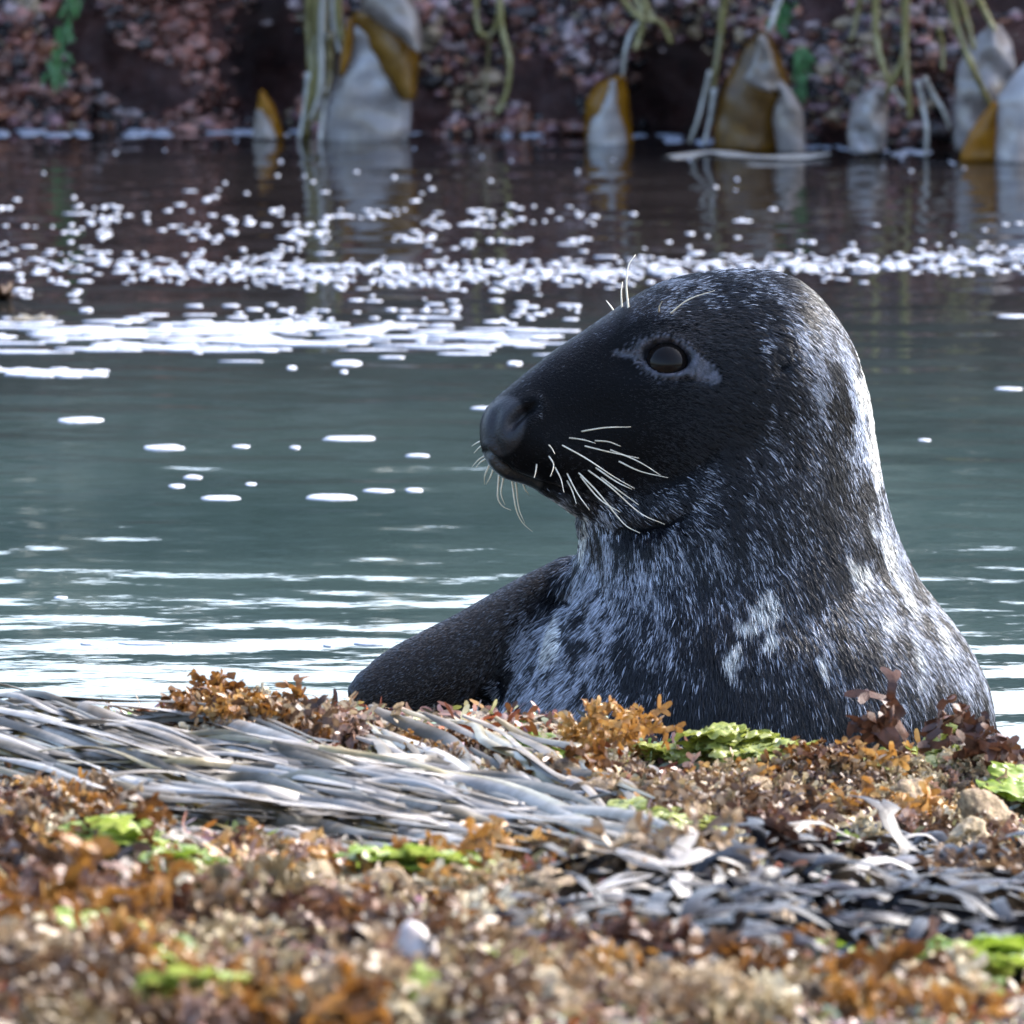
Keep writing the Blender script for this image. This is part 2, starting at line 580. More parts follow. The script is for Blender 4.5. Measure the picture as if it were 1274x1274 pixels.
def lerp_rows(rows, n):
    a = np.array(rows, float)
    t = np.linspace(0, 1, len(a))
    # arclength-ish resample with smooth (catmull) interpolation
    pts4 = [tuple(r) for r in a]
    out = []
    p = [2 * a[0] - a[1]] + list(a) + [2 * a[-1] - a[-2]]
    segs = len(a) - 1
    for i in range(n):
        u = i / (n - 1) * segs
        k = min(int(u), segs - 1)
        s = u - k
        A, B, C, D = p[k:k + 4]
        out.append(0.5 * ((2 * B) + (C - A) * s + (2 * A - 5 * B + 4 * C - D) * s * s + (3 * B - A - 3 * C + D) * s ** 3))
    return out


def poly_dist(px, py, pts):
    d = np.full(px.shape, 1e9)
    tt = np.zeros(px.shape)
    for i in range(len(pts) - 1):
        ax, ay = pts[i]
        bx, by = pts[i + 1]
        l2 = (bx - ax) ** 2 + (by - ay) ** 2
        t = np.clip(((px - ax) * (bx - ax) + (py - ay) * (by - ay)) / l2, 0, 1)
        e = np.hypot(px - ax - t * (bx - ax), py - ay - t * (by - ay))
        m = e < d
        d = np.where(m, e, d)
        tt = np.where(m, (i + t) / (len(pts) - 1), tt)
    return d, tt


def g2(px, py, cx, cy, sx, sy=None, ang=0):
    sy = sy or sx
    c, s = math.cos(R(ang)), math.sin(R(ang))
    dx, dy = px - cx, py - cy
    u, v = dx * c + dy * s, -dx * s + dy * c
    return np.exp(-0.5 * ((u / sx) ** 2 + (v / sy) ** 2))


EYE = (829, 444)


def lid_r(px, py):
    """elliptical eye opening, tilted"""
    dx, dy = px - EYE[0], py - EYE[1]
    c, s = math.cos(R(12)), math.sin(R(12))
    u, v = dx * c + dy * s, -dx * s + dy * c
    return np.sqrt((np.abs(u) / 29.0) ** 1.7 + (np.abs(v) / 19.0) ** 1.9)


def seal_surface():
    vs_, fs_ = [], []

    def add(VF):
        b = len(vs_)
        vs_.extend(VF[0])
        fs_.extend(tuple(b + i for i in f) for f in VF[1])

    N = 40
    rings = []
    for (x, top, bot, hd, cd) in lerp_rows(HEAD, 60):
        hd = max(hd, 0.004)
        c = P(x, (top + bot) / 2, SEAL_Y + cd)
        hz = (P(x, top, SEAL_Y + cd) - P(x, bot, SEAL_Y + cd)).length / 2
        ring = []
        for k in range(N):
            a, b = sell(2 * math.pi * k / N, 2.15)
            w = hd * (1 - 0.12 * max(0, b)) # narrower towards the top
            ring.append(c + Vector((0, a * w, b * hz)))
        rings.append(ring)
    add(loft(rings))
    rings = []
    for (y, l, r, hd, cd) in lerp_rows(BODY, 60):
        c = P((l + r) / 2, y, SEAL_Y + cd)
        hx = (P(r, y, SEAL_Y + cd) - P(l, y, SEAL_Y + cd)).length / 2
        rings.append([c + Vector((sell(2 * math.pi * k / N, 2.1)[0] * hx, sell(2 * math.pi * k / N, 2.1)[1] * max(hd, 0.004), 0)) for k in range(N)])
    add(loft(rings))
    rows = lerp_rows(FLIP, 40)
    rings = []
    for i, (x, y, ht, hd, cd) in enumerate(rows):
        q0, q1 = rows[max(i - 1, 0)], rows[min(i + 1, len(rows) - 1)]
        t = (P(q1[0], q1[1], SEAL_Y + q1[4]) - P(q0[0], q0[1], SEAL_Y + q0[4])).normalized()
        n = Vector((0, 1, 0))
        n = (n - t * n.dot(t)).normalized()
        u = t.cross(n)
        c = P(x, y, SEAL_Y + cd)
        h = max(ht, 3) / F * SEAL_Y
        rings.append([c + n * (sell(2 * math.pi * k / 28, 2.0)[0] * hd) + u * (sell(2 * math.pi * k / 28, 2.0)[1] * h) for k in range(28)])
    add(loft(rings))

    me = bpy.data.meshes.new('seal_block')
    me.from_pydata([tuple(v) for v in vs_], [], fs_)
    bm = bmesh.new()
    bm.from_mesh(me)
    # each island gets outward normals
    bmesh.ops.recalc_face_normals(bm, faces=bm.faces[:])
    bm.to_mesh(me)
    bm.free()
    tmp = link(bpy.data.objects.new('tmp', me))
    md = tmp.modifiers.new('r', 'REMESH')
    md.mode = 'VOXEL'
    md.voxel_size = 0.0029
    sm = tmp.modifiers.new('s', 'SMOOTH')
    sm.factor = 0.5
    sm.iterations = 9
    dg = bpy.context.evaluated_depsgraph_get()
    out = bpy.data.meshes.new_from_object(tmp.evaluated_get(dg))
    bpy.data.objects.remove(tmp)
    return out


def sculpt_seal(me):
    n = len(me.vertices)
    co = np.empty(n * 3)
    me.vertices.foreach_get('co', co)
    co = co.reshape(-1, 3)
    no = np.empty(n * 3)
    me.vertices.foreach_get('normal', no)
    no = no.reshape(-1, 3)
    ed = np.empty(len(me.edges) * 2, int)
    me.edges.foreach_get('vertices', ed)
    ed = ed.reshape(-1, 2)
    deg = np.bincount(ed.ravel(), minlength=n).astype(float)[:, None]
    px, py = pix(co)
    inside = smoothstep(0.25, 0.6, np.abs(no[:, 1]))
    msk = np.clip(g2(px, py, 900, 650, 110, 55, -20) * 1.6 + g2(px, py, 800, 665, 50, 22) + g2(px, py, 1000, 590, 60, 50), 0, 1) * inside
    msk = msk[:, None] * 0.9
    for _ in range(140):
        acc = np.zeros_like(co)
        for k in range(3):
            acc[:, k] = np.bincount(ed[:, 0], co[ed[:, 1], k], n) + np.bincount(ed[:, 1], co[ed[:, 0], k], n)
        co = co + msk * (acc / deg - co)
    me.vertices.foreach_set('co', co.ravel())
    me.update()
    me.vertices.foreach_get('normal', nf := np.empty(n * 3))
    no = nf.reshape(-1, 3)
    px, py = pix(co)
    side = np.abs(no[:, 1])            # side facing weight
    sw = smoothstep(0.15, 0.55, side)
    d = np.zeros(n)                    # millimetres along the normal
    # muzzle: whisker pad, cheeks, jowl
    d += 7.0 * g2(px, py, 690, 570, 34, 22, 20) * sw
    d -= 3.5 * g2(px, py, 735, 520, 40, 24, -20) * sw
    d += 5.0 * g2(px, py, 775, 625, 40, 20, 15) * sw
    d += 4.0 * g2(px, py, 870, 560, 60, 45) * sw
    for r_ in range(5):
        for k_ in range(6):
            d += 0.9 * g2(px, py, 676 + 13 * k_ + 4 * r_, 548 + 11 * r_ + 4 * k_, 3.2) * sw
    # nose pad lobes
    d += 2.2 * g2(px, py, 632, 527, 14, 20, 12) * sw
    d += 1.5 * g2(px, py, 660, 525, 13, 20, 30) * sw
    # nostril slit
    e, t = poly_dist(px, py, [(663, 506), (650, 514), (640, 525), (634, 538)])
    d -= 11.0 * np.exp(-0.5 * (e / 4.4) ** 2) * np.sin(np.clip(t * 0.85 + 0.12, 0, 1) * math.pi) * smoothstep(0.1, 0.4, side)
    d += 1.4 * np.exp(-0.5 * ((e - 11) / 5) ** 2) * sw
    # philtrum
    e, t = poly_dist(px, py, [(617, 515), (615, 535), (621, 560), (630, 578)])
    d -= 3.4 * np.exp(-0.5 * (e / 4.0) ** 2) * 0.7 * smoothstep(0.05, 0.3, side)
    # mouth line under the upper lip
    e, t = poly_dist(px, py, [(604, 562), (618, 576), (640, 590), (668, 599), (700, 606), (740, 622), (785, 645)])
    d -= (7.0 * (1 - t) + 1.5) * np.exp(-0.5 * (e / 3.0) ** 2) * smoothstep(0.02, 0.2, side)
    d += 2.5 * np.exp(-0.5 * ((e - 8) / 3.5) ** 2) * (1 - t) * sw
    # jowl crease
    e, t = poly_dist(px, py, [(775, 652), (800, 655), (830, 649), (862, 634)])
    d -= 10.0 * np.exp(-0.5 * (e / 6.5) ** 2) * sw * np.sin(np.clip(t * 0.8 + 0.15, 0, 1) * math.pi)
    d += 3.0 * g2(px, py, 850, 615, 34, 14, -25) * sw
    e, t = poly_dist(px, py, [(830, 600), (870, 582), (890, 560)])
    d -= 2.2 * np.exp(-0.5 * (e / 8) ** 2) * sw
    # chin / throat fold
    e, t = poly_dist(px, py, [(716, 640), (735, 650), (760, 660), (785, 664)])
    d -= 2.5 * np.exp(-0.5 * (e / 7) ** 2) * sw
    # brow and socket
    d += 5.0 * g2(px, py, 835, 398, 42, 16, -8) * sw
    d -= 3.5 * g2(px, py, 790, 455, 24, 14) * sw
    d += 2.5 * g2(px, py, 842, 484, 38, 11, 12) * sw
    lr = lid_r(px, py)
    d += 2.6 * np.exp(-0.5 * ((lr - 1.30) / 0.2) ** 2) * sw
    d -= 9.0 * smoothstep(1.10, 0.90, lr) * sw
    # tear corner groove towards the nose, lower-lid fold
    e, t = poly_dist(px, py, [(800, 446), (788, 442), (768, 439)])
    d -= 2.0 * np.exp(-0.5 * (e / 3.0) ** 2) * sw
    e, t = poly_dist(px, py, [(797, 450), (808, 466), (830, 475), (856, 474), (880, 478)])
    d -= 2.4 * np.exp(-0.5 * (e / 2.6) ** 2) * sw
    # ear dimple
    d -= 4.0 * g2(px, py, 972, 455, 6, 5) * sw
    # neck crease in front of the chest, shoulder wrinkles
    e, t = poly_dist(px, py, [(722, 668), (730, 695), (744, 730), (762, 760), (772, 800)])
    d -= 6.0 * np.exp(-0.5 * (e / 8) ** 2) * (1 - t) * smoothstep(0.02, 0.3, side)
    for (a, amp, wd) in (([(712, 690), (703, 730), (697, 775), (690, 830)], 4.5, 6), ([(698, 702), (684, 740), (672, 790), (660, 840)], 4.5, 6),
                         ([(722, 700), (722, 745), (728, 790)], 3.5, 5), ([(680, 715), (664, 755), (648, 800), (628, 850)], 4.0, 7)):
        e, t = poly_dist(px, py, a)
        d -= amp * np.exp(-0.5 * (e / wd) ** 2) * np.sin(np.clip(t * 0.9 + 0.1, 0, 1) * math.pi) * smoothstep(0.02, 0.3, side)
    # armpit between flipper and chest
    e, t = poly_dist(px, py, [(690, 735), (655, 775), (625, 830), (602, 880)])
    d -= 15.0 * np.exp(-0.5 * (e / 11) ** 2) * smoothstep(0.0, 0.2, side)
    # heavy soft folds of the neck
    e, t = poly_dist(px, py, [(1075, 590), (1020, 670), (950, 720), (880, 735)])
    d -= 3.0 * np.exp(-0.5 * (e / 22) ** 2) * sw
    e, t = poly_dist(px, py, [(1110, 700), (1060, 730), (1000, 780)])
    d -= 3.0 * np.exp(-0.5 * (e / 16) ** 2) * sw
    # broad uneven flesh
    low = np.array([noise.noise(Vector(c) * 9.0) for c in co])
    d += 2.6 * low * smoothstep(640, 760, px + 0.4 * (py - 500))
    co2 = co + no * (d * 0.001)[:, None]
    me.vertices.foreach_set('co', co2.ravel())
    me.update()
    return co2


FACE = [(590, 520), (640, 486), (700, 440), (760, 418), (800, 402), (850, 398), (905, 388), (940, 405), (950, 450), (952, 500), (950, 525), (930, 552), (895, 572), (850, 590), (800, 600), (750, 606), (690, 600), (640, 604), (590, 580)]


def face_mask(px, py):
    inside = np.zeros(px.shape, bool)
    for i in range(len(FACE)):
        (x0, y0), (x1, y1) = FACE[i], FACE[(i + 1) % len(FACE)]
        c = ((y0 > py) != (y1 > py)) & (px < (x1 - x0) * (py - y0) / (y1 - y0 + 1e-9) + x0)
        inside ^= c
    e, t = poly_dist(px, py, FACE + FACE[:1])
    return smoothstep(-9, 9, np.where(inside, e, -e) + 4 * np.sin(px * 0.21 + py * 0.13) + 3 * np.sin(py * 0.31))


def coat_fields(px, py, co):
    """share of pale hairs, darkness etc. as functions of the place on the flank"""
    spec = [  # cx, cy, sx, sy, ang, value, weight; lit nape, throat and chest painted as paler hair
        (700, 500, 70, 70, 0, 0.02, 1.2), (820, 520, 90, 45, 0, 0.005, 3), (900, 500, 45, 60, 0, 0.005, 3), (665, 452, 45, 11, -37, 0.30, 1.6),
        (740, 405, 50, 12, -35, 0.45, 2.0), (820, 370, 48, 18, -20, 0.62, 1.6), (880, 365, 40, 20, 0, 0.22, 1), (940, 350, 40, 14, 10, 0.25, 1), (1005, 372, 28, 16, 30, 0.02, 1.6),
        (930, 400, 38, 32, 0, 0.06, 1.5), (985, 415, 28, 18, 20, 0.55, 1.2), (1000, 470, 45, 40, 40, 0.42, 1), (1045, 450, 22, 50, -15, 0.62, 1.2), (1010, 540, 50, 40, 40, 0.30, 1),
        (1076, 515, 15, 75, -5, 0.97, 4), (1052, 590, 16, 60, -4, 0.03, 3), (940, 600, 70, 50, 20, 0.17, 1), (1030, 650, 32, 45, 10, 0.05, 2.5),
        (870, 660, 60, 40, 0, 0.14, 1), (850, 615, 30, 12, -20, 0.40, 1), (800, 640, 40, 18, 0, 0.22, 0.8), (810, 665, 40, 12, 0, 0.01, 1.2), (745, 665, 18, 32, 0, 0.85, 2), (785, 710, 42, 32, 0, 0.62, 1.4),
        (760, 610, 50, 25, 10, 0.05, 1.2), (690, 615, 22, 8, 35, 0.5, 1.5), (860, 740, 60, 40, 0, 0.16, 1), (820, 800, 40, 40, 0, 0.22, 1), (690, 810, 48, 60, 15, 0.92, 2.0), (640, 870, 40, 35, 0, 0.62, 1.5), (760, 870, 40, 40, 0, 0.52, 1.3),
        (900, 890, 95, 34, 0, 0.008, 3), (1000, 780, 50, 40, 0, 0.16, 1), (1040, 850, 50, 35, 0, 0.30, 1), (960, 700, 50, 30, 0, 0.16, 1), (1110, 800, 40, 50, 20, 0.42, 1), (1180, 830, 35, 60, -20, 0.62, 1.2), (1100, 900, 70, 25, 0, 0.05, 1.6), (1200, 900, 30, 30, 0, 0.5, 1),
        (1120, 700, 20, 60, -25, 0.75, 1.4), (560, 820, 90, 40, -25, 0.03, 4), (480, 840, 40, 40, 0, 0.05, 4), (690, 712, 26, 16, -30, 0.12, 2.0)]
    num = np.full(px.shape, 0.24 * 0.04)
    den = np.full(px.shape, 0.04)
    for cx, cy, sx, sy, a, v, w in spec:
        g = w * g2(px, py, cx, cy, sx, sy, a)
        num += g * v
        den += g
    L = 1.22 * num / den
    # streaky mottling, stretched along the hair flow
    st = np.array([noise.noise(Vector((c[0] * 48 + c[2] * 9, c[1] * 40, c[2] * 20))) for c in co])
    st2 = np.array([noise.noise(Vector((c[0] * 110 + c[2] * 25, c[1] * 90, c[2] * 48 + 9))) for c in co])
    L = L * np.clip(0.80 + 1.8 * st + 1.1 * st2, 0.05, 2.6)
    # cream blotches, and rim light painted along nape, chin and throat
    spots = [(948, 752, 14, 20, 20, 1), (930, 772, 16, 8, -25, 1), (913, 815, 9, 20, 12, 1), (956, 792, 9, 13, 0, 0.8), (905, 822, 11, 7, 0, 0.8), (1068, 704, 9, 15, -15, 0.95), (1078, 645, 6, 24, -8, 0.95), (1103, 692, 6, 24, -15, 0.85), (1122, 735, 7, 24, -25, 0.8),
             (1020, 826, 7, 12, -10, 0.7), (1100, 770, 8, 13, -25, 0.7), (1135, 815, 7, 22, -15, 0.68), (1168, 790, 6, 22, -25, 0.75), (702, 634, 22, 4, 34, 1), (724, 664, 5, 24, -4, 1), (1075, 480, 7, 46, -14, 1), (1086, 565, 5, 50, -7, 1), (690, 800, 9, 40, 10, 0.72)]
    S = np.zeros(px.shape)
    for cx, cy, sx, sy, a, w in spots:
        S = np.maximum(S, w * g2(px, py, cx, cy, sx, sy, a))
    S = smoothstep(0.30, 0.7, S + 0.42 * st + 0.35 * st2)
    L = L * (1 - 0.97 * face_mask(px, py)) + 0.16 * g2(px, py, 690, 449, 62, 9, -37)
    L = np.clip(L + 0.8 * S, 0, 0.97)
    flip = smoothstep(715, 690, px + 0.55 * (py - 690)) * smoothstep(600, 690, py) * (1 - smoothstep(0.35, 0.75, g2(px, py, 690, 850, 66, 110, 12)))
    flip = np.clip(flip, 0, 1)
    L = L * (1 - flip) + flip * 0.22
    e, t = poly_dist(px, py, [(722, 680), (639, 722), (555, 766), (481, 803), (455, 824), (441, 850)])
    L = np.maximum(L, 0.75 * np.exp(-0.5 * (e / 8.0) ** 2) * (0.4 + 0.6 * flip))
    return L, S, flip


def skin_fields(px, py):
    """1 where there is bare skin (nose pad, lids)"""
    wob = 1.0 + 0.10 * np.sin(px * 0.9 + py * 0.4) + 0.08 * np.sin(py * 1.1 - px * 0.35)
    lr = lid_r(px, py)
    b = smoothstep(1.48, 1.34, lr * wob)
    b = np.maximum(b, smoothstep(0.38, 0.5, g2(px, py, 874, 462, 20, 11, 28) * wob ** 2))
    e, t = poly_dist(px, py, [(806, 447), (788, 442), (767, 439)])
    b = np.maximum(b, smoothstep(5, 3, e * wob) * (0.4 + 0.6 * t))
    nose = smoothstep(0.30, 0.45, g2(px, py, 626, 530, 19, 27, 15))
    e, t = poly_dist(px, py, [(604, 568), (620, 586), (642, 597), (664, 601)])
    lip = smoothstep(13, 7, e)
    return b, nose, lip


FLOW = [  # px, py, dx, dy
    (610, 530, 0.3, 0.6), (650, 480, 1, -0.5), (720, 430, 1, -0.55), (800, 380, 1, -0.35), (880, 350, 1, 0.0), (960, 360, 1, 0.45), (1030, 400, 0.7, 0.9), (1065, 470, 0.3, 1), (1085, 580, 0.2, 1),
    (700, 540, 1, 0.1), (800, 520, 1, 0.1), (900, 520, 1, 0.4), (980, 480, 1, 0.75), (960, 600, 0.8, 1), (1020, 620, 0.45, 1), (860, 620, 1, 0.5), (780, 620, 1, 0.45), (880, 700, 0.35, 1), (800, 700, 0.2, 1), (740, 660, 0.1, 1),
    (900, 800, 0.0, 1), (1000, 780, 0.2, 1), (1100, 750, 0.4, 1), (1150, 780, 0.55, 1), (1200, 870, 0.3, 1), (1050, 880, 0.15, 1), (800, 830, -0.1, 1), (720, 780, -0.5, 0.8), (680, 850, -0.9, 0.7), (640, 880, -0.8, 0.8), (750, 880, -0.4, 1),
    (560, 800, -1, 0.5), (480, 830, -1, 0.6), (640, 750, -1, 0.6), (920, 920, 0, 1), (1180, 930, 0.2, 1)]


def build_fur(me, co, seal):
    n = len(me.vertices)
    me.calc_loop_triangles()
    T = np.empty(len(me.loop_triangles) * 3, int)
    me.loop_triangles.foreach_get('vertices', T)
    T = T.reshape(-1, 3)
    no = np.empty(n * 3)
    me.vertices.foreach_get('normal', no)
    no = no.reshape(-1, 3)
    a, b, c = co[T[:, 0]], co[T[:, 1]], co[T[:, 2]]
    area = 0.5 * np.linalg.norm(np.cross(b - a, c - a), axis=1)
    zc = (a[:, 2] + b[:, 2] + c[:, 2]) / 3
    yc = (a[:, 1] + b[:, 1] + c[:, 1]) / 3
    w = area * (zc > -0.03) * np.where(yc > SEAL_Y + 0.08, 0.45, 1.0)
    N = 420000
    tri = rng.choice(len(T), N, p=w / w.sum())
    r1, r2 = rng.random(N), rng.random(N)
    s = np.sqrt(r1)
    wa, wb, wc = 1 - s, s * (1 - r2), s * r2
    p = a[tri] * wa[:, None] + b[tri] * wb[:, None] + c[tri] * wc[:, None]
    nn = no[T[tri, 0]] * wa[:, None] + no[T[tri, 1]] * wb[:, None] + no[T[tri, 2]] * wc[:, None]
    nn /= np.linalg.norm(nn, axis=1)[:, None] + 1e-9
    px, py = pix(p)
    bare, nose, lip = skin_fields(px, py)
    keep = (bare < 0.5) & (nose < 0.5) & (lip < 0.5)
    p, nn, px, py = p[keep], nn[keep], px[keep], py[keep]
    N = len(p)
    L, S, flip = coat_fields(px, py, p)
    # hair flow
    fx = np.zeros(N)
    fy = np.zeros(N)
    for x, y, dx, dy in FLOW:
        l = math.hypot(dx, dy)
        wgt = 1.0 / (((px - x) ** 2 + (py - y) ** 2) + 900.0) ** 1.5
        fx += wgt * dx / l
        fy += wgt * dy / l
    l = np.hypot(fx, fy) + 1e-12
    t = np.stack([fx / l, np.zeros(N), -fy / l], 1)
    t = t - nn * (t * nn).sum(1)[:, None]
    t /= np.linalg.norm(t, axis=1)[:, None] + 1e-9
    bi = np.cross(nn, t)
    # wet locks: neighbouring hairs lean together
    q = [Vector(v) for v in p]
    lock = np.array([noise.noise(v * 150) for v in q])
    lean = 0.38 * lock + rng.normal(0, 0.13, N)
    t = t * np.cos(lean)[:, None] + bi * np.sin(lean)[:, None]
    face = smoothstep(930, 760, px) * smoothstep(640, 590, py)
    body = smoothstep(560, 760, py)
    length = 0.0092 + 0.0036 * body - 0.003 * g2(px, py, 680, 820, 90, 90) - 0.0048 * face
    length = length * (1 - flip) + 0.0045 * flip
    length = length * rng.uniform(0.65, 1.25, N)
    lift = rng.uniform(0.10, 0.34, N) * (1 - 0.35 * face)
    pale = rng.random(N) < L * 0.88
    # colour
    dark = np.array([0.0026, 0.0026, 0.0035])
    brown = np.array([0.034, 0.025, 0.019])
    base = dark[None, :] * (1 - flip)[:, None] + brown[None, :] * flip[:, None]
    fm = face_mask(px, py)
    tone = np.clip(0.25 + 1.9 * L, 0, 1.3) * (1 - fm) * (1 - flip)
    base = base + np.array([0.010, 0.012, 0.0175])[None, :] * tone[:, None]
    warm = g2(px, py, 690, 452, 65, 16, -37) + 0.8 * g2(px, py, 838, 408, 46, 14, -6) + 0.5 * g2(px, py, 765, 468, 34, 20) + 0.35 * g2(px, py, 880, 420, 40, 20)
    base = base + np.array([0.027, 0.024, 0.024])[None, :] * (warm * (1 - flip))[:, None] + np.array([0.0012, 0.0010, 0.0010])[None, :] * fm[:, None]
    base = base * (0.2 + 2.2 * rng.random(N) ** 2)[:, None]
    silver = np.array([0.42, 0.45, 0.52])
    cream = np.array([0.49, 0.485, 0.455])
    pc = silver[None, :] * (1 - S)[:, None] + cream[None, :] * S[:, None]
    pc = pc * (0.12 + 1.1 * rng.random(N) ** 1.15)[:, None]
    rim = g2(px, py, 1078, 515, 16, 80, -5)  # sunlit nape edge, painted by brightening the pale hairs
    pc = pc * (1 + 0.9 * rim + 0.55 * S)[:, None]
    pc = pc * (1 - 0.72 * flip)[:, None] * (1 - 0.5 * face)[:, None]
    colr = np.where(pale[:, None], pc, base)
    K = 4
    pos = np.empty((N, K, 3))
    for k in range(K):
        u = k / (K - 1)
        pos[:, k] = p - nn * 0.0006 + t * (length * u)[:, None] + nn * (length * lift * (u - 0.55 * u * u) * 1.4)[:, None]
    cu = bpy.data.hair_curves.new('fur')
    cu.add_curves([K] * N)
    cu.set_types(type='CATMULL_ROM')
    cu.attributes['position'].data.foreach_set('vector', pos.reshape(-1).astype(np.float32))
    rad = cu.attributes.new('radius', 'FLOAT', 'POINT')
    rr = np.array([0.00030, 0.00031, 0.00023, 0.00004])
    rad.data.foreach_set('value', (rr[None, :] * rng.uniform(0.75, 1.2, N)[:, None] * (1 - 0.35 * face)[:, None]).reshape(-1).astype(np.float32))
    ta = cu.attributes.new('tint', 'FLOAT_COLOR', 'CURVE')
    ta.data.foreach_set('color', np.concatenate([colr, np.ones((N, 1))], 1).reshape(-1).astype(np.float32))
    cu.materials.append(MT['fur'])
    o = link(bpy.data.objects.new('fur', cu), seal)
    return o


def z1(a, b):
    """zoom crop coordinates of the head -> picture pixels"""
    return 570 + a * 0.33752, 300 + b * 0.33752


def build_seal():
    me = seal_surface()
    me.name = 'grey_seal'
    co = sculpt_seal(me)
    px, py = pix(co)
    L, S, flip = coat_fields(px, py, co)
    bare, nose, lip = skin_fields(px, py)
    n = len(co)
    c = np.tile(np.array([0.0035, 0.0035, 0.0045]), (n, 1)) * (0.4 + 2.5 * L)[:, None]
    c = c * (1 - flip)[:, None] + np.array([0.016, 0.012, 0.010])[None, :] * flip[:, None]
    c = c * (1 - bare)[:, None] + np.array([0.048, 0.048, 0.062])[None, :] * (bare * np.clip(0.75 + 1.1 * np.array([noise.noise(Vector(v) * 260) for v in co]), 0.2, 1.6))[:, None]
    c = c * (1 - nose)[:, None] + np.array([0.010, 0.009, 0.0105])[None, :] * nose[:, None]
    c = c * (1 - lip)[:, None] + np.array([0.005, 0.0045, 0.005])[None, :] * lip[:, None]
    lr = lid_r(px, py)
    inner = smoothstep(1.12, 1.0, lr)
    c = c * (1 - inner)[:, None] + np.array([0.006, 0.006, 0.008])[None, :] * inner[:, None]
    at = me.attributes.new('coat', 'FLOAT_COLOR', 'POINT')
    gloss = np.clip(0.40 * nose + 0.75 * lip + 0.5 * bare, 0, 1)[:, None]
    at.data.foreach_set('color', np.concatenate([c, gloss], 1).reshape(-1).astype(np.float32))
    me.polygons.foreach_set('use_smooth', [True] * len(me.polygons))
    me.materials.clear()
    me.materials.append(MT['skin'])
    seal = link(bpy.data.objects.new('grey_seal', me))
    tag(seal, 'dark grey seal with pale flecks rearing its head from the pool', 'seal')
    bvh = BVHTree.FromPolygons([tuple(v) for v in co], [tuple(p.vertices) for p in me.polygons])
    o = Vector((0, 0, CZ))

    def hit(x, y, far=False):
        d = (P(x, y, 10) - o).normalized()
        if far:
            h = bvh.ray_cast(o + d * 14, -d)
        else:
            h = bvh.ray_cast(o, d)
        return (h[0], h[1]) if h[0] is not None else (None, None)

    # eyes, one each side of the head
    for far in (False, True):
        ring = [hit(EYE[0] + 30 * math.cos(t), EYE[1] + 24 * math.sin(t), far)[0] for t in np.linspace(0, 6.28, 9)[:-1]]
        nrm = Vector((0, 0, 0))
        for t in np.linspace(0, 6.28, 9)[:-1]:
            nrm += hit(EYE[0] + 60 * math.cos(t), EYE[1] + 50 * math.sin(t), far)[1]
        nrm.normalize()
        cen = sum((Vector(q) for q in ring), Vector()) / 8
        r = 0.0225
        bm = bmesh.new()
        bmesh.ops.create_uvsphere(bm, u_segments=40, v_segments=24, radius=r)
        mm = bpy.data.meshes.new('eye')
        bm.to_mesh(mm)
        bm.free()
        mm.polygons.foreach_set('use_smooth', [True] * len(mm.polygons))
        mm.materials.append(MT['eye'])
        e = link(bpy.data.objects.new('eye', mm), seal)
        e.location = cen - nrm * (r - 0.0046)
    build_fur(me, co, seal)

    # whiskers
    W_near = [
        [(447, 703), (540, 688), (636, 685)], [(405, 725), (460, 732), (506, 745)], [(500, 735), (555, 740), (598, 756)], [(458, 753), (560, 778), (665, 800)], [(370, 745), (470, 800), (570, 866), (650, 912)],
        [(550, 765), (660, 810), (745, 862)], [(585, 808), (670, 848), (772, 872)], [(435, 845), (510, 920), (575, 1000), (620, 1050), (670, 1076)], [(470, 838), (560, 905), (670, 1002), (762, 1044)],
        [(520, 865), (600, 925), (665, 972)], [(500, 830), (580, 885), (640, 915)], [(333, 750), (346, 765), (356, 784)], [(333, 790), (352, 825), (340, 868)], [(355, 830), (378, 875), (390, 926)], [(398, 850), (440, 930), (485, 992)], [(400, 880), (420, 920), (436, 968)],
        [(445, 860), (520, 950), (598, 1000)], [(290, 820), (286, 850), (280, 872)], [(778, 270), (850, 215), (946, 182)], [(738, 262), (742, 240), (752, 222)]]
    W_edge = [[(150, 872), (146, 945), (165, 978), (195, 992)], [(200, 893), (212, 980), (235, 1035), (275, 1072)], [(213, 892), (224, 985), (246, 1040)], [(240, 897), (247, 915), (262, 936)], [(112, 832), (98, 865), (97, 897)], [(128, 845), (118, 870), (103, 897)],
              [(92, 735), (72, 742), (50, 756)], [(97, 750), (78, 760), (58, 782)], [(97, 792), (75, 806), (50, 834)], [(100, 803), (82, 815), (64, 836)], [(165, 880), (158, 930), (172, 972)],
              [(626, 232), (620, 160), (628, 90), (654, 50)], [(604, 245), (601, 190), (606, 150)], [(578, 264), (562, 240), (546, 219)]]
    for i, w in enumerate(W_near + W_edge):
        near = i < len(W_near)
        pts = [z1(*q) for q in w]
        h, nr = hit(*pts[0])
        Y0 = h.y if h is not None else SEAL_Y - 0.03
        if not near:
            Y0 = SEAL_Y - 0.045 + 0.03 * random.random()
        q = []
        for k, (x, y) in enumerate(pts):
            f = k / (len(pts) - 1)
            Y = Y0 - (0.055 * f ** 0.8 if near else -0.01 * f) + (0.004 if k == 0 else 0)
            hh, _ = hit(x, y)
            if near and k and hh is not None:
                Y = min(Y, hh.y - 0.006)
            q.append(P(x, y, Y))
        if not near:
            q = [q[0] + (q[0] - q[1]).normalized() * 0.010] + q
        sp = spline(q, 14)
        rad = [0.00078 * (1 - 0.75 * (k / 13) ** 1.3) * (1.55 if not near else 1.05) for k in range(14)]
        V, Fc = tube(sp, rad, 6)
        mesh_obj('whisker', V, Fc, MT['whisker'], seal)
    return seal


build_seal()

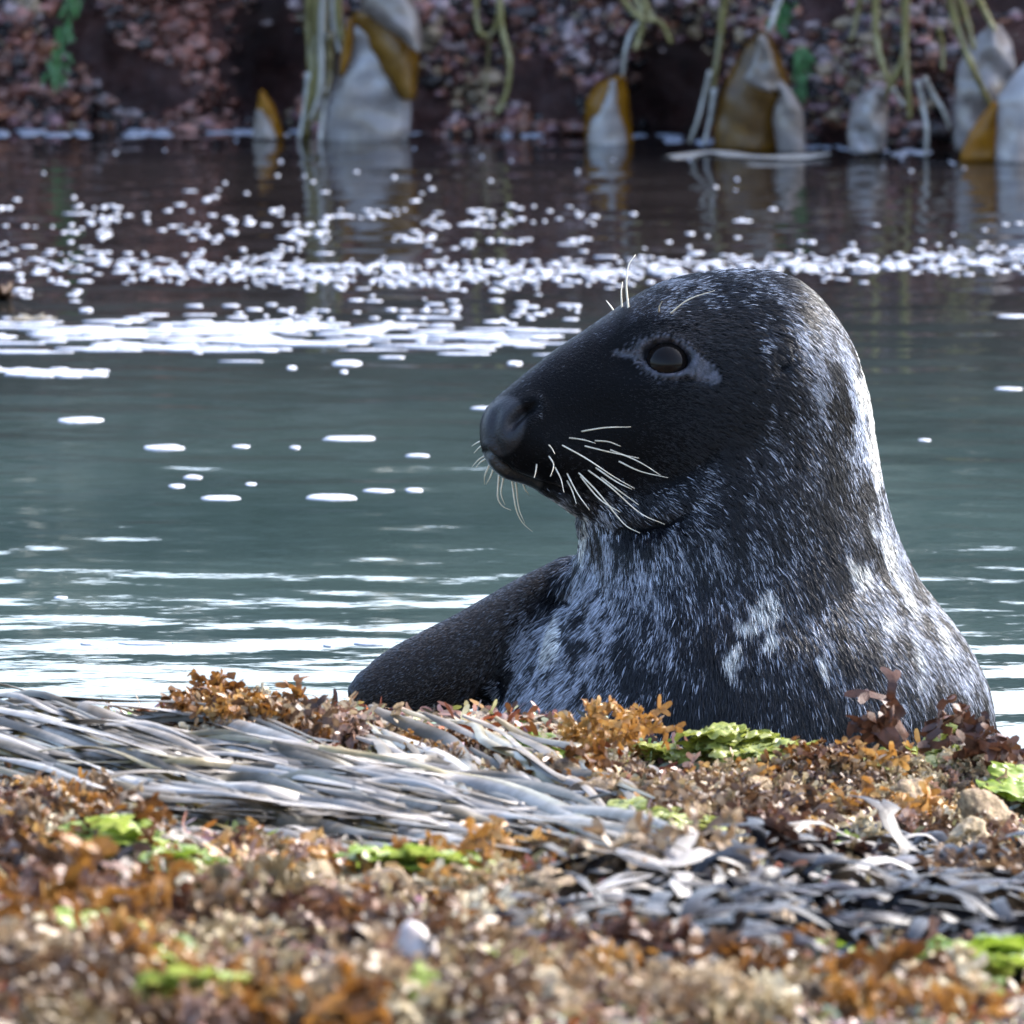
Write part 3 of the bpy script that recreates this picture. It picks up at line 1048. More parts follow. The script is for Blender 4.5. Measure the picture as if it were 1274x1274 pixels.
#FOREGROUND_BELOW
# ------------------------------------------------------------------ kelp on the far bank
def kelp_Y(px):
    return bank_front((px - 637) / F * 16.8) - 0.13


def blade(name, rows, Y, mat, parent, bulge=0.02, ruffle=0.006, seed=0, thick=0.0018, off=0.0):
    """curved leathery sheet: rows of (py, left px, right px)"""
    a = np.array(rows, float)
    nr, nc = 16, 9
    yy = np.linspace(a[0, 0], a[-1, 0], nr)
    front, back = [], []
    for y in yy:
        l, r = np.interp(y, a[:, 0], a[:, 1]), np.interp(y, a[:, 0], a[:, 2])
        for k in range(nc):
            u = k / (nc - 1)
            p = P(l + (r - l) * u, y, Y)
            d = bulge * (1 - (2 * u - 1) ** 2) + ruffle * noise.noise(Vector((u * 3 + seed, y * 0.04, seed))) + 0.4 * ruffle * noise.noise(Vector((u * 8 + seed, y * 0.1, seed)))
            front.append(p + Vector((0, -d - off, 0)))
            back.append(p + Vector((0, -d - off + thick, 0)))
    V = front + back
    m = nr * nc
    Fc = []
    for j in range(nr - 1):
        for i in range(nc - 1):
            q = (j * nc + i, (j + 1) * nc + i, (j + 1) * nc + i + 1, j * nc + i + 1)
            Fc.append(q)
            Fc.append(tuple(m + v for v in q[::-1]))
    rim = [i for i in range(nc)] + [j * nc + nc - 1 for j in range(1, nr)] + [(nr - 1) * nc + i for i in range(nc - 2, -1, -1)] + [j * nc for j in range(nr - 2, 0, -1)]
    for i in range(len(rim)):
        q0, q1 = rim[i], rim[(i + 1) % len(rim)]
        Fc.append((q0, q1, m + q1, m + q0))
    return mesh_obj(name, V, Fc, mat, parent)


def stalk(pts, Y, r, mat, parent, name='stalk', flat=None):
    q = [P(x, y, Y + 0.006 * math.sin(i * 2.1)) for i, (x, y) in enumerate(pts)]
    sp = spline(q, max(8, 5 * len(q)))
    n = len(sp)
    V, Fc = tube(sp, [r * (1 - 0.35 * i / n) * (1 + 0.12 * math.sin(i * 1.7)) for i in range(n)], 8)
    return mesh_obj(name, V, Fc, mat, parent)


def kelp_plant(label, px, name='kelp_plant', cat='kelp', group=None):
    Y = kelp_Y(px)
    o = empty(name, P(px, 170, Y))
    tag(o, label, cat, group)
    return o, Y


def fix_parent(o):
    """children were built in world space"""
    inv = Matrix.Translation(-o.location)
    for ch in o.children:
        ch.matrix_parent_inverse = inv


def build_kelp():
    # 1 broad folded blade
    o, Y = kelp_plant('broad kelp blade with dark brown fold and pale grey sheen, hanging in the water', 470)
    blade('blade', [(30, 428, 470), (60, 424, 495), (100, 415, 505), (130, 405, 512), (165, 398, 510), (185, 398, 505)], Y, MT['pale_sheen_kelp'], o, 0.03, 0.012, 1)
    blade('dark_fold', [(12, 440, 470), (30, 436, 500), (50, 450, 520), (75, 466, 522), (95, 480, 520), (122, 498, 518)], Y, MT['dark_kelp'], o, 0.025, 0.006, 2, off=0.018)
    blade('painted_sheen', [(-30, 455, 500), (-5, 450, 512), (12, 452, 520), (30, 476, 524), (45, 498, 525), (62, 518, 524)], Y, MT['pale_sheen_kelp'], o, 0.02, 0.008, 3, off=0.045)  # overlay sheet: sky sheen on the blade put into its pale colour
    blade('amber_edge', [(20, 432, 442), (45, 428, 440), (70, 424, 437), (92, 423, 428)], Y, MT['kelp'], o, 0.004, 0.003, 4, off=0.03)
    fix_parent(o)
    # 2 stalk bundle
    o, Y = kelp_plant('bundle of olive kelp stalks reaching into the water beside the broad blade', 395, 'kelp_stalks')
    for pts, r, mt in (([(395, -40), (394, 40), (388, 100), (380, 175)], 0.0085, 'stalk'), ([(408, -40), (404, 20), (398, 80), (392, 150)], 0.008, 'stalk'), ([(418, -40), (422, 30), (430, 62), (424, 92)], 0.0065, 'stalk'),
                       ([(403, -40), (400, 50), (399, 110), (386, 150)], 0.006, 'pale_stalk'), ([(412, -30), (416, 40), (424, 66)], 0.005, 'pale_stalk'), ([(384, 90), (380, 130), (372, 175)], 0.005, 'pale_stalk'), ([(406, 110), (402, 140), (398, 178)], 0.005, 'pale_stalk'),
                       ([(386, -40), (384, 30), (386, 90)], 0.007, 'stalk'), ([(410, 40), (410, 90), (404, 120)], 0.008, 'olive_strap')):
        stalk(pts, Y - 0.03 * random.random(), r, MT[mt], o)
    fix_parent(o)
    # 3 small one
    o, Y = kelp_plant('small pointed amber kelp tip poking out at the waterline', 335)
    blade('blade', [(112, 323, 328), (130, 320, 340), (150, 318, 348), (172, 316, 354)], Y, MT['kelp'], o, 0.012, 0.004, 5)
    blade('painted_sheen', [(135, 318, 326), (150, 316, 336), (172, 314, 346)], Y, MT['pale_sheen_kelp'], o, 0.008, 0.004, 6, off=0.014)
    fix_parent(o)
    # 4 looped strand
    o, Y = kelp_plant('thin yellow olive kelp strand hanging in a loop over the rock', 620, 'kelp_strand')
    stalk([(592, -40), (592, 10), (596, 38), (606, 44), (616, 34), (622, 0), (626, -40)], Y, 0.0048, MT['stalk'], o, 'strand')
    stalk([(619, -40), (624, 30), (634, 75), (630, 115), (618, 142)], Y - 0.01, 0.0055, MT['stalk'], o, 'strand')
    stalk([(610, 40), (606, 90), (602, 135)], Y, 0.003, MT['olive_strap'], o, 'strand')
    fix_parent(o)
    # 5 narrow blade on a thin stalk
    o, Y = kelp_plant('narrow kelp blade with amber edges hanging from a thin grey stalk', 757)
    blade('blade', [(92, 768, 778), (105, 742, 780), (125, 729, 783), (150, 727, 785), (175, 728, 788), (195, 730, 786)], Y, MT['kelp'], o, 0.022, 0.006, 7)
    blade('painted_sheen', [(98, 758, 768), (120, 750, 770), (150, 734, 776), (175, 730, 780), (195, 732, 778)], Y, MT['pale_sheen_kelp'], o, 0.016, 0.005, 8, off=0.012)
    stalk([(798, 26), (786, 40), (778, 65), (774, 98)], Y - 0.012, 0.0048, MT['pale_stalk'], o)
    fix_parent(o)
    # 6 holdfast strands
    o, Y = kelp_plant('frayed olive kelp holdfast clinging above the narrow blade', 800, 'kelp_holdfast')
    for pts in ([(770, -10), (785, 12), (800, 24), (822, 28), (836, 55)], [(800, -10), (806, 14), (816, 26)], [(780, -15), (796, 8), (798, 30)], [(800, 30), (794, 50), (790, 62)]):
        stalk(pts, Y, 0.0052, MT['stalk'], o, 'root_strand')
    fix_parent(o)
    # 7 upright strands
    o, Y = kelp_plant('three straight kelp stalks, two with pale tips, standing in front of the dark hollow', 882, 'kelp_stalks')
    stalk([(904, -20), (897, 40), (890, 90), (884, 150)], Y, 0.0065, MT['stalk'], o)
    stalk([(884, 88), (876, 120), (868, 150), (858, 178)], Y - 0.01, 0.0045, MT['pale_stalk'], o)
    stalk([(889, 110), (884, 145), (876, 180)], Y - 0.015, 0.0045, MT['pale_stalk'], o)
    fix_parent(o)
    # 8 wide blade
    o, Y = kelp_plant('wide amber brown kelp blade with a torn white sheen at its neck', 945)
    blade('blade', [(36, 944, 954), (60, 924, 968), (90, 908, 978), (120, 896, 984), (150, 890, 972), (180, 888, 966), (190, 888, 966)], Y, MT['dark_kelp'], o, 0.028, 0.008, 9)
    blade('painted_sheen', [(42, 942, 952), (65, 938, 962), (88, 928, 966), (96, 924, 968), (104, 932, 966), (110, 944, 970)], Y, MT['pale_sheen_kelp'], o, 0.010, 0.008, 10, off=0.028)
    blade('painted_sheen', [(98, 962, 972), (115, 968, 988), (135, 962, 998), (150, 960, 1001), (190, 968, 1002)], Y, MT['pale_sheen_kelp'], o, 0.016, 0.006, 11, off=0.014)
    stalk([(978, -20), (966, 10), (960, 30), (952, 42)], Y - 0.01, 0.0052, MT['pale_stalk'], o)
    fix_parent(o)
    # 9 floating strap
    a, b = W(850, 196), W(1030, 196)
    pts = spline([W(830, 197) + Vector((0, 0, .003)), W(890, 193) + Vector((0, 0, .006)), W(950, 198) + Vector((0, 0, .004)), W(1030, 195) + Vector((0, 0, .005))], 18)
    V, Fc = ribbon(pts, [0.03 + 0.012 * math.sin(i) for i in range(18)], Vector((0, 0, 1)), 0.002)
    tag(mesh_obj('floating_strap', V, Fc, MT['pale_stalk']), 'pale olive strap of weed floating flat below the wide blade', 'seaweed')
    # 10 right-hand strands
    o, Y = kelp_plant('cluster of yellow olive kelp strands dangling down the rock', 1110, 'kelp_strands')
    for pts, r, mt in (([(1073, -30), (1066, 20), (1058, 52)], 0.0045, 'stalk'), ([(1090, -30), (1090, 40), (1098, 80), (1108, 105)], 0.0058, 'stalk'), ([(1122, -30), (1126, 30), (1124, 70), (1108, 105), (1100, 125)], 0.006, 'stalk'), ([(1130, -30), (1126, 50), (1130, 110), (1132, 148)], 0.0058, 'stalk'),
                       ([(1168, 34), (1173, 60), (1173, 88)], 0.004, 'stalk'), ([(1110, 110), (1118, 122), (1126, 132)], 0.005, 'pale_stalk'), ([(1142, 100), (1148, 130), (1153, 160), (1152, 195)], 0.0045, 'pale_stalk'), ([(1150, 96), (1160, 115), (1172, 135), (1182, 160)], 0.0045, 'pale_stalk')):
        stalk(pts, Y - 0.03 * random.random(), r, MT[mt], o, 'strand')
    fix_parent(o)
    # 11 pale crumpled blade
    o, Y = kelp_plant('crumpled pale grey kelp blade lying against the rock under the strands', 1085)
    blade('blade', [(105, 1090, 1098), (115, 1072, 1102), (128, 1060, 1104), (150, 1056, 1106), (170, 1054, 1104), (188, 1056, 1102)], Y, MT['pale_sheen_kelp'], o, 0.03, 0.03, 12)
    fix_parent(o)
    # 12 translucent blade behind
    o, Y = kelp_plant('large greyish kelp blade hanging behind the two slanting stalks', 1225)
    blade('blade', [(30, 1230, 1244), (50, 1210, 1258), (80, 1192, 1264), (110, 1188, 1262), (140, 1186, 1254), (165, 1186, 1250), (188, 1188, 1250)], Y + 0.02, MT['pale_sheen_kelp'], o, 0.02, 0.02, 13)
    stalk([(1175, -30), (1190, 30), (1206, 75), (1222, 110), (1232, 130)], Y - 0.03, 0.0062, MT['stalk'], o)
    stalk([(1185, -30), (1203, 25), (1212, 62)], Y - 0.03, 0.006, MT['stalk'], o)
    stalk([(1208, -20), (1226, 15), (1238, 38)], Y - 0.02, 0.0055, MT['stalk'], o)
    fix_parent(o)
    # 13 amber blade at the right
    o, Y = kelp_plant('bright amber kelp blade with a painted white sheen along its rim in the water', 1245)
    blade('blade', [(126, 1236, 1242), (145, 1220, 1243), (165, 1206, 1242), (188, 1196, 1242), (200, 1194, 1242)], Y - 0.05, MT['kelp'], o, 0.012, 0.004, 14)
    blade('painted_sheen', [(60, 1290, 1330), (85, 1268, 1325), (105, 1250, 1320), (125, 1238, 1310), (150, 1240, 1300), (188, 1238, 1285), (205, 1238, 1280)], Y - 0.05, MT['pale_sheen_kelp'], o, 0.022, 0.006, 15, off=0.006)
    fix_parent(o)
    # green algae on the rock
    for pts, lab in (([(92, -20), (84, 20), (74, 60), (68, 95)], 'trailing green alga strand on the red brown bank left of the kelp stalks'), ([(982, -10), (974, 12), (966, 30)], 'small green alga tuft above the wide amber brown blade'), ([(1000, 60), (998, 85), (994, 110)], 'bluish green alga patch beside the wide amber brown blade')):
        V, Fc = [], []
        for i in range(46):
            t = random.random()
            k = min(int(t * (len(pts) - 1)), len(pts) - 2)
            f = t * (len(pts) - 1) - k
            x = pts[k][0] * (1 - f) + pts[k + 1][0] * f + random.gauss(0, 5)
            y = pts[k][1] * (1 - f) + pts[k + 1][1] * f + random.gauss(0, 4)
            p = on_bank(x, y, 0.012)
            d = Vector((random.gauss(0, 0.5), random.gauss(-0.5, 0.3), random.gauss(-0.8, 0.4))).normalized()
            q = [p, p + d * 0.01, p + d * 0.02 + Vector((0, 0, -0.006))]
            v, f_ = ribbon(q, [0.004, 0.007, 0.002], Vector((0, -1, 0.3)), 0.0006)
            b = len(V)
            V += v
            Fc += [tuple(b + j for j in g) for g in f_]
        tag(mesh_obj('green_alga', V, Fc, MT['bankgreen']), lab, 'seaweed')


build_kelp()


def attr_mesh(name, V, Fc, C, mat, parent=None):
    o = mesh_obj(name, V, Fc, mat, parent)
    at = o.data.attributes.new('tint', 'FLOAT_COLOR', 'POINT')
    at.data.foreach_set('color', np.concatenate([np.array(C), np.ones((len(C), 1))], 1).ravel().astype(np.float32))
    return o


def build_bank_crust():
    """uncountable little wet algae lumps that cover the bank"""
    bm = bmesh.new()
    bmesh.ops.create_icosphere(bm, subdivisions=2, radius=1)
    iv = [v.co.copy() for v in bm.verts]
    fi = [tuple(v.index for v in f.verts) for f in bm.faces]
    bm.free()
    pal = [(0.17, 0.065, 0.045), (0.24, 0.125, 0.10), (0.26, 0.15, 0.12), (0.13, 0.055, 0.04), (0.03, 0.02, 0.02), (0.02, 0.014, 0.014), (0.24, 0.105, 0.06), (0.27, 0.22, 0.22), (0.20, 0.115, 0.125), (0.02, 0.016, 0.018), (0.22, 0.10, 0.08), (0.24, 0.19, 0.12)]
    V, Fc, C = [], [], []
    for i in range(8200):
        px, py = random.uniform(-160, 1434), random.uniform(-70, 178)
        h = on_bank(px, py, 0)
        dn = noise.noise(h * 7)
        if dn < -0.30:
            continue
        hole = max(math.exp(-((px - a) / c) ** 2 - ((py - b) / d) ** 2) for a, b, c, d, e in HOLES[:2])
        if random.random() < hole * 1.6:
            continue
        s = random.uniform(0.0028, 0.0095) * (1.9 if random.random() < 0.08 else 1) * (1.3 if random.random() < 0.15 else 1)
        sc = Vector((s * random.uniform(0.8, 1.6), s * random.uniform(0.6, 1.1), s * random.uniform(0.6, 1.1)))
        k = int((noise.noise(h * 5 + Vector((4, 4, 4))) * 0.9 + 0.5 + random.gauss(0, 0.22)) * len(pal))
        c = pal[max(0, min(len(pal) - 1, k))]
        b = len(V)
        for v in iv:
            r = 1 + 0.9 * noise.noise(v * 2.0 + Vector((i, 0, 0)))
            V.append(h + Vector((v.x * sc.x, v.y * sc.y, v.z * sc.z)) * r)
            C.append(c)
        Fc += [tuple(b + j for j in f) for f in fi]
    M = Mat('wet_crust')
    at = M.n('ShaderNodeAttribute', attribute_name='tint')
    v = M.coord()
    M.l(M.mix(0.7, at.outputs['Color'], M.ramp(M.noise(v, 38, 5, 0.75), [(0.38, (0.12, 0.1, 0.1)), (0.7, (2.3, 1.9, 1.8))]), 'MULTIPLY'), M.b.inputs['Base Color'])
    M.set(Roughness=0.09)
    M.bump(M.noise(v, 160, 3, 0.6), 0.6, 0.006)
    tag(attr_mesh('algae_crust', V, Fc, C, M.m), 'wet purple and brown algae lumps covering the rock bank', 'algae', kind='stuff')


build_bank_crust()

# ------------------------------------------------------------------ foam
def foam_shape(c, a, b, seed, h=0.003):
    """irregular low dome, a half width, b half depth"""
    n = 16
    V, Fc = [], []
    out = []
    for k in range(n):
        t = 2 * math.pi * k / n
        r = 1 + 0.28 * noise.noise(Vector((math.cos(t) * 1.3 + seed * 3.1, math.sin(t) * 1.3, seed))) + 0.16 * noise.noise(Vector((math.cos(t) * 3 + seed, math.sin(t) * 3, 5)))
        out.append((math.cos(t) * a * r, math.sin(t) * b * r))
    for (s, z) in ((1.0, -0.002), (0.97, 0.5), (0.6, 0.9)):
        for (x, y) in out:
            V.append(c + Vector((x * s, y * s, z * h if z > 0 else -0.002)))
    V.append(c + Vector((0, 0, h)))
    for j in range(2):
        for k in range(n):
            k2 = (k + 1) % n
            Fc.append((j * n + k, j * n + k2, (j + 1) * n + k2, (j + 1) * n + k))
    for k in range(n):
        Fc.append((2 * n + k, 2 * n + (k + 1) % n, 3 * n))
    return V, Fc


def foam_at(px, py, w, h, seed, hh=0.0007):
    p = W(px, py)
    a = w / 2 * p.y / F
    b = h / 2 * p.y ** 2 / (F * CZ)
    return foam_shape(p + Vector((0, 0, 0.0005)), a, b, seed, hh)


def build_foam():
    singles = [(100, 523, 62, 9), (205, 557, 56, 9), (300, 556, 24, 5), (367, 557, 15, 5), (435, 546, 70, 9), (275, 620, 52, 9), (240, 594, 26, 6), (220, 605, 22, 6), (312, 603, 16, 5), (412, 619, 72, 11), (470, 611, 44, 6), (515, 610, 24, 6), (520, 567, 34, 5),
               (432, 452, 40, 9), (363, 458, 14, 6), (75, 744, 18, 4), (428, 463, 10, 5), (600, 508, 30, 4), (640, 452, 20, 6), (1262, 394, 44, 5), (1255, 484, 36, 4), (1150, 548, 16, 4), (110, 801, 22, 5), (180, 801, 70, 5), (460, 801, 44, 5), (410, 803, 18, 4)]
    ORD = 'first second third fourth fifth sixth seventh eighth ninth tenth eleventh twelfth thirteenth fourteenth fifteenth sixteenth seventeenth eighteenth nineteenth twentieth'.split()
    ORD += ['twenty-' + w for w in ORD[:9]]
    mz = W(610, 600)
    order = sorted(range(len(singles)), key=lambda i: (W(singles[i][0], singles[i][1]) - mz).length)
    for i, (x, y, w, h) in enumerate(singles):
        V, Fc = foam_at(x, y, w * 0.95, h * 0.72, i + 1)
        tag(mesh_obj('foam_patch', V, Fc, MT['foam']), ('long' if w > 45 else 'small' if w > 20 else 'tiny') + ' white foam patch on the pool, ' + ORD[order.index(i)] + ' outward from the seal muzzle', 'foam', 'lone foam patches on the pool')
    # drifting bands, uncountable flecks
    bands = []

    def band(name, label, items):
        V, Fc = [], []
        for i, (x, y, w, h) in enumerate(items):
            v, f = foam_at(x, y, w, h, i * 0.37 + len(items), 0.0006 + 0.0005 * random.random())
            b = len(V)
            V += v
            Fc += [tuple(b + j for j in g) for g in f]
        tag(mesh_obj(name, V, Fc, MT['foam']), label, 'foam', kind='stuff')

    it = []
    for i in range(1500):
        x = random.uniform(-150, 1430)
        c = interp(x, [-150, 0, 200, 400, 700, 1000, 1274, 1430], [312, 320, 332, 342, 340, 328, 322, 318])
        sp = interp(x, [-150, 300, 600, 1274], [9, 11, 9, 9])
        dens = interp(x, [-150, 0, 130, 300, 700, 850, 1000, 1274, 1430], [0.2, 0.3, 0.4, 1, 1, 0.75, 0.7, 0.75, 0.6])
        if random.random() > dens:
            continue
        w = random.uniform(4, 14) * (2.2 if random.random() < 0.1 else 1)
        it.append((x, c + random.gauss(0, sp), w, random.uniform(0.9, 2.1)))
    band('foam_band', 'dense band of white foam flecks crossing the pool behind the head', it)
    it = []
    for i in range(460):
        x = random.uniform(-150, 740) if random.random() < 0.8 else random.uniform(0, 1300)
        y = interp(x, [-150, 0, 250, 500, 740, 1300], [262, 268, 282, 280, 292, 308]) + random.gauss(0, 17)
        if y > 315 or y < 232:
            continue
        if noise.noise(Vector((x * 0.012, y * 0.05, 3))) < -0.06:
            continue
        it.append((x, y, random.uniform(4, 12) * (2.4 if random.random() < 0.14 else 1), random.uniform(1.1, 2.7)))
    band('foam_band', 'scattered foam flecks drifting near the rock bank', it)
    it = []
    for i in range(230):
        x = random.triangular(-160, 740, 220)
        c = interp(x, [-160, 0, 200, 450, 740], [424, 418, 414, 418, 424])
        y = c + random.gauss(0, interp(x, [0, 350, 740], [11, 13, 7]))
        it.append((x, y, random.uniform(12, 95), random.uniform(1.1, 3.0)))
    for i in range(24):
        it.append((random.uniform(-100, 140), 463 + random.gauss(0, 3.5), random.uniform(20, 70), random.uniform(1.8, 3.6)))
    for i in range(60):
        x = random.uniform(280, 720)
        it.append((x, random.gauss(385, 10), random.uniform(5, 22), random.uniform(1.5, 3.2)))
    for i in range(26):
        it.append((random.uniform(-10, 110), random.gauss(350, 22), random.uniform(6, 22), random.uniform(1.6, 3.4)))
    band('foam_band', 'thick white sheet of foam spread over the pool beside the muzzle', it)
    # foam and painted sun glints along the foot of the bank
    it = []
    for i in range(150):
        x = random.uniform(-150, 1430)
        yb = CZ * F / (bank_front((x - 637) / F * 16.8) - 0.07) - 1120
        it.append((x, yb + random.gauss(2, 2.5), random.uniform(5, 30), random.uniform(2.5, 5)))
    for i in range(34):
        x = random.uniform(0, 1274)
        it.append((x, random.uniform(170, 235), random.uniform(3, 6), random.uniform(1.5, 3)))
    band('foam_glint_line', 'thin line of foam flecks and painted sun glints along the foot of the rock bank', it)
    # floating weed scraps in the foam
    for (x, y, w, lab, mt) in ((4, 372, 0.032, 'rust coloured weed scrap floating at the end of the foam sheet', 'brown'), (42, 398, 0.028, 'olive brown weed scrap lying flat in the foam sheet', 'olive_strap')):
        V, Fc = [], []
        p = W(x, y)
        for i in range(26):
            d = Vector((random.gauss(0, 1), random.gauss(0, 1), 0.25 + 0.5 * random.random() if mt == 'brown' else 0.06)).normalized()
            q = [p, p + d * w * 0.5, p + d * w * random.uniform(0.8, 1.3)]
            v, f_ = ribbon(q, [0.006, 0.01, 0.003], Vector((0, 0, 1)), 0.0008)
            b = len(V)
            V += v
            Fc += [tuple(b + j for j in g) for g in f_]
        tag(mesh_obj('weed_scrap', V, Fc, MT[mt]), lab, 'seaweed')


build_foam()

# ------------------------------------------------------------------ foreground seaweed
def flat_ribbon(V, Fc, pts, ws, side):
    b = len(V)
    n = len(pts)
    for i in range(n):
        s = side * (ws[i] / 2)
        V.append(pts[i] - s)
        V.append(pts[i] + s)
    for i in range(n - 1):
        Fc.append((b + 2 * i, b + 2 * i + 1, b + 2 * i + 3, b + 2 * i + 2))


def tuft_mesh(name, seed, mat, stems=16, h=0.045, spread=0.03, w=0.006, levels=3, curl=0.65, tip=0.95, droop=0.5):
    r = random.Random(seed)
    V, Fc = [], []

    def grow(p, d, ln, lv, wd):
        d = d.normalized()
        side = d.cross(Vector((r.gauss(0, 1), r.gauss(0, 1), r.gauss(0, 0.4)))).normalized()
        d2 = (d + Vector((r.gauss(0, curl), r.gauss(0, curl), r.gauss(-droop * 0.3, curl * 0.5)))).normalized()
        m = p + d * ln * 0.5
        e = m + d2 * ln * 0.5
        last = lv == 0
        if last:
            e2 = e + d2 * ln * 0.25
            flat_ribbon(V, Fc, [p, m, e, e2], [wd * 0.7, wd * 1.1, wd * tip, wd * 0.5], side)
        else:
            flat_ribbon(V, Fc, [p, m, e], [wd, wd * 0.95, wd * 1.05], side)
            nb = 2 if r.random() < 0.75 else 3
            for k in range(nb):
                s = (k - (nb - 1) / 2) * 1.1
                grow(e, d2 + side * s + Vector((r.gauss(0, 0.3), r.gauss(0, 0.3), r.gauss(-droop * 0.2, 0.25))), ln * r.uniform(0.65, 0.95), lv - 1, wd * 0.92)

    for i in range(stems):
        a = r.random() * 6.283
        q = spread * math.sqrt(r.random())
        p = Vector((math.cos(a) * q, math.sin(a) * q, -0.006))
        lean = q / spread
        d = Vector((math.cos(a) * lean * 1.1 + r.gauss(0, 0.3), math.sin(a) * lean * 1.1 + r.gauss(0, 0.3), 0.9))
        grow(p, d, h * r.uniform(0.24, 0.38), levels - 1, w * r.uniform(0.8, 1.25))
    me = bpy.data.meshes.new(name)
    me.from_pydata([tuple(v) for v in V], [], Fc)
    me.polygons.foreach_set('use_smooth', [True] * len(me.polygons))
    me.materials.append(mat)
    return me


def lettuce_mesh(name, seed, mat, sheets=7, rad=0.027):
    r = random.Random(seed)
    V, Fc = [], []
    for s in range(sheets):
        c = Vector((r.gauss(0, rad * 0.75), r.gauss(0, rad * 0.6), 0.003 + 0.004 * s))
        tilt = Matrix.Rotation(r.gauss(0, 0.55), 3, 'X') @ Matrix.Rotation(r.gauss(0, 0.4), 3, 'Y')
        b = len(V)
        nr, na = 8, 34
        for j in range(nr):
            q = (j + 0.2) / nr
            for k in range(na):
                t = 2 * math.pi * k / na
                ct, st = math.cos(t), math.sin(t)
                rr = rad * q * (1 + 0.35 * noise.noise(Vector((ct * 1.2 + seed, st * 1.2, s * 3))) + 0.22 * q * noise.noise(Vector((ct * 4 + seed, st * 4, s * 3))))
                z = 0.55 * rad * q * noise.noise(Vector((ct * 2.2 * q, st * 2.2 * q, seed + s * 2.3))) + 0.40 * rad * q * noise.noise(Vector((ct * 5.5 * q, st * 5.5 * q, seed + s * 1.3))) + 0.25 * rad * (1 - q * q)
                V.append(c + tilt @ Vector((ct * rr, st * rr, z)))
        for j in range(nr - 1):
            for k in range(na):
                k2 = (k + 1) % na
                Fc.append((b + j * na + k, b + j * na + k2, b + (j + 1) * na + k2, b + (j + 1) * na + k))
        Fc.append(tuple(b + k for k in range(na)))
    me = bpy.data.meshes.new(name)
    me.from_pydata([tuple(v) for v in V], [], Fc)
    me.polygons.foreach_set('use_smooth', [True] * len(me.polygons))
    me.materials.append(mat)
    return me


def wrack_mesh(name, seed, mat, fronds=10, ln=0.15, w=0.0105):
    r = random.Random(seed)
    V, Fc = [], []

    def put(q, ws, up):
        v, f = ribbon(q, ws, up, 0.0008, cup=0.12)
        b = len(V)
        V.extend(v)
        Fc.extend(tuple(b + j for j in g) for g in f)

    for i in range(fronds):
        a = r.random() * 6.283
        d = Vector((math.cos(a), math.sin(a), r.uniform(0.05, 0.35)))
        p = Vector((r.gauss(0, 0.015), r.gauss(0, 0.015), 0.004))
        l = ln * r.uniform(0.5, 1.0)
        up = Vector((r.gauss(0, 0.5), r.gauss(0, 0.5), 1)).normalized()
        q = [p]
        for k in range(4):
            d = (d + Vector((r.gauss(0, 0.42), r.gauss(0, 0.42), -0.24 + r.gauss(0, 0.24)))).normalized()
            q.append(q[-1] + d * l / 6)
        sp = spline(q, 9)
        put(sp, [w * (0.55 + 0.5 * math.sin(0.4 + k * 0.28)) for k in range(9)], up)
        for s in (-1, 1):
            e = sp[-1] - (sp[-1] - sp[-2]) * 0.5
            dd = (d + d.cross(up) * s * r.uniform(0.35, 0.8) + Vector((0, 0, r.gauss(-0.1, 0.2)))).normalized()
            q2 = [e, e + dd * l * 0.14, e + dd * l * 0.26 + Vector((0, 0, -0.25 * l * 0.3)), e + dd * l * 0.36 + Vector((0, 0, -0.5 * l * 0.3))]
            s2 = spline(q2, 7)
            put(s2, [w * x for x in (0.55, 0.8, 0.95, 1.0, 0.9, 0.7, 0.25)], up)
    me = bpy.data.meshes.new(name)
    me.from_pydata([tuple(v) for v in V], [], Fc)
    me.polygons.foreach_set('use_smooth', [True] * len(me.polygons))
    me.materials.append(mat)
    return me


def variants(fn, n, *a, **k):
    return [fn(a[0], 100 * (i + 1) + len(a[0]), *a[1:], **k) for i in range(n)]


KIND = {
    'brown': variants(tuft_mesh, 4, 'brown_seaweed', MT['brown'], stems=13, h=0.044, w=0.0058, levels=4),
    'orange': variants(tuft_mesh, 4, 'orange_seaweed', MT['orange'], stems=11, h=0.046, w=0.0066, levels=4),
    'darkred': variants(tuft_mesh, 3, 'dark_red_seaweed', MT['darkred'], stems=14, h=0.046, w=0.0062, levels=4),
    'pink': variants(tuft_mesh, 3, 'pink_seaweed', MT['pink'], stems=12, h=0.034, w=0.0060, levels=4),
    'tan': variants(tuft_mesh, 4, 'tan_seaweed', MT['tan'], stems=15, h=0.031, w=0.0056, levels=4),
    'green': variants(lettuce_mesh, 4, 'sea_lettuce', MT['green']),
    'palegreen': variants(lettuce_mesh, 3, 'sea_lettuce', MT['palegreen'], rad=0.022),
    'slate': variants(wrack_mesh, 5, 'dark_wrack', MT['slate']),
    'greywrack': variants(wrack_mesh, 3, 'grey_wrack', MT['strap'], ln=0.12, w=0.0095),
}
NAMES = {'brown': 'brown_seaweed', 'orange': 'orange_seaweed', 'darkred': 'dark_red_seaweed', 'pink': 'pink_seaweed', 'tan': 'tan_seaweed', 'green': 'sea_lettuce', 'palegreen': 'pale_sea_lettuce', 'slate': 'dark_wrack', 'greywrack': 'grey_wrack'}


LOOSE = []
LOOK = {'brown': 'brown seaweed tuft', 'orange': 'orange seaweed tuft', 'darkred': 'dark red seaweed tuft', 'pink': 'pinkish seaweed tuft', 'tan': 'tan seaweed tuft', 'green': 'bright green sea lettuce', 'palegreen': 'pale green sea lettuce', 'slate': 'dark slate wrack cluster', 'greywrack': 'pale grey wrack cluster', 'stone': 'tan crusted stone'}


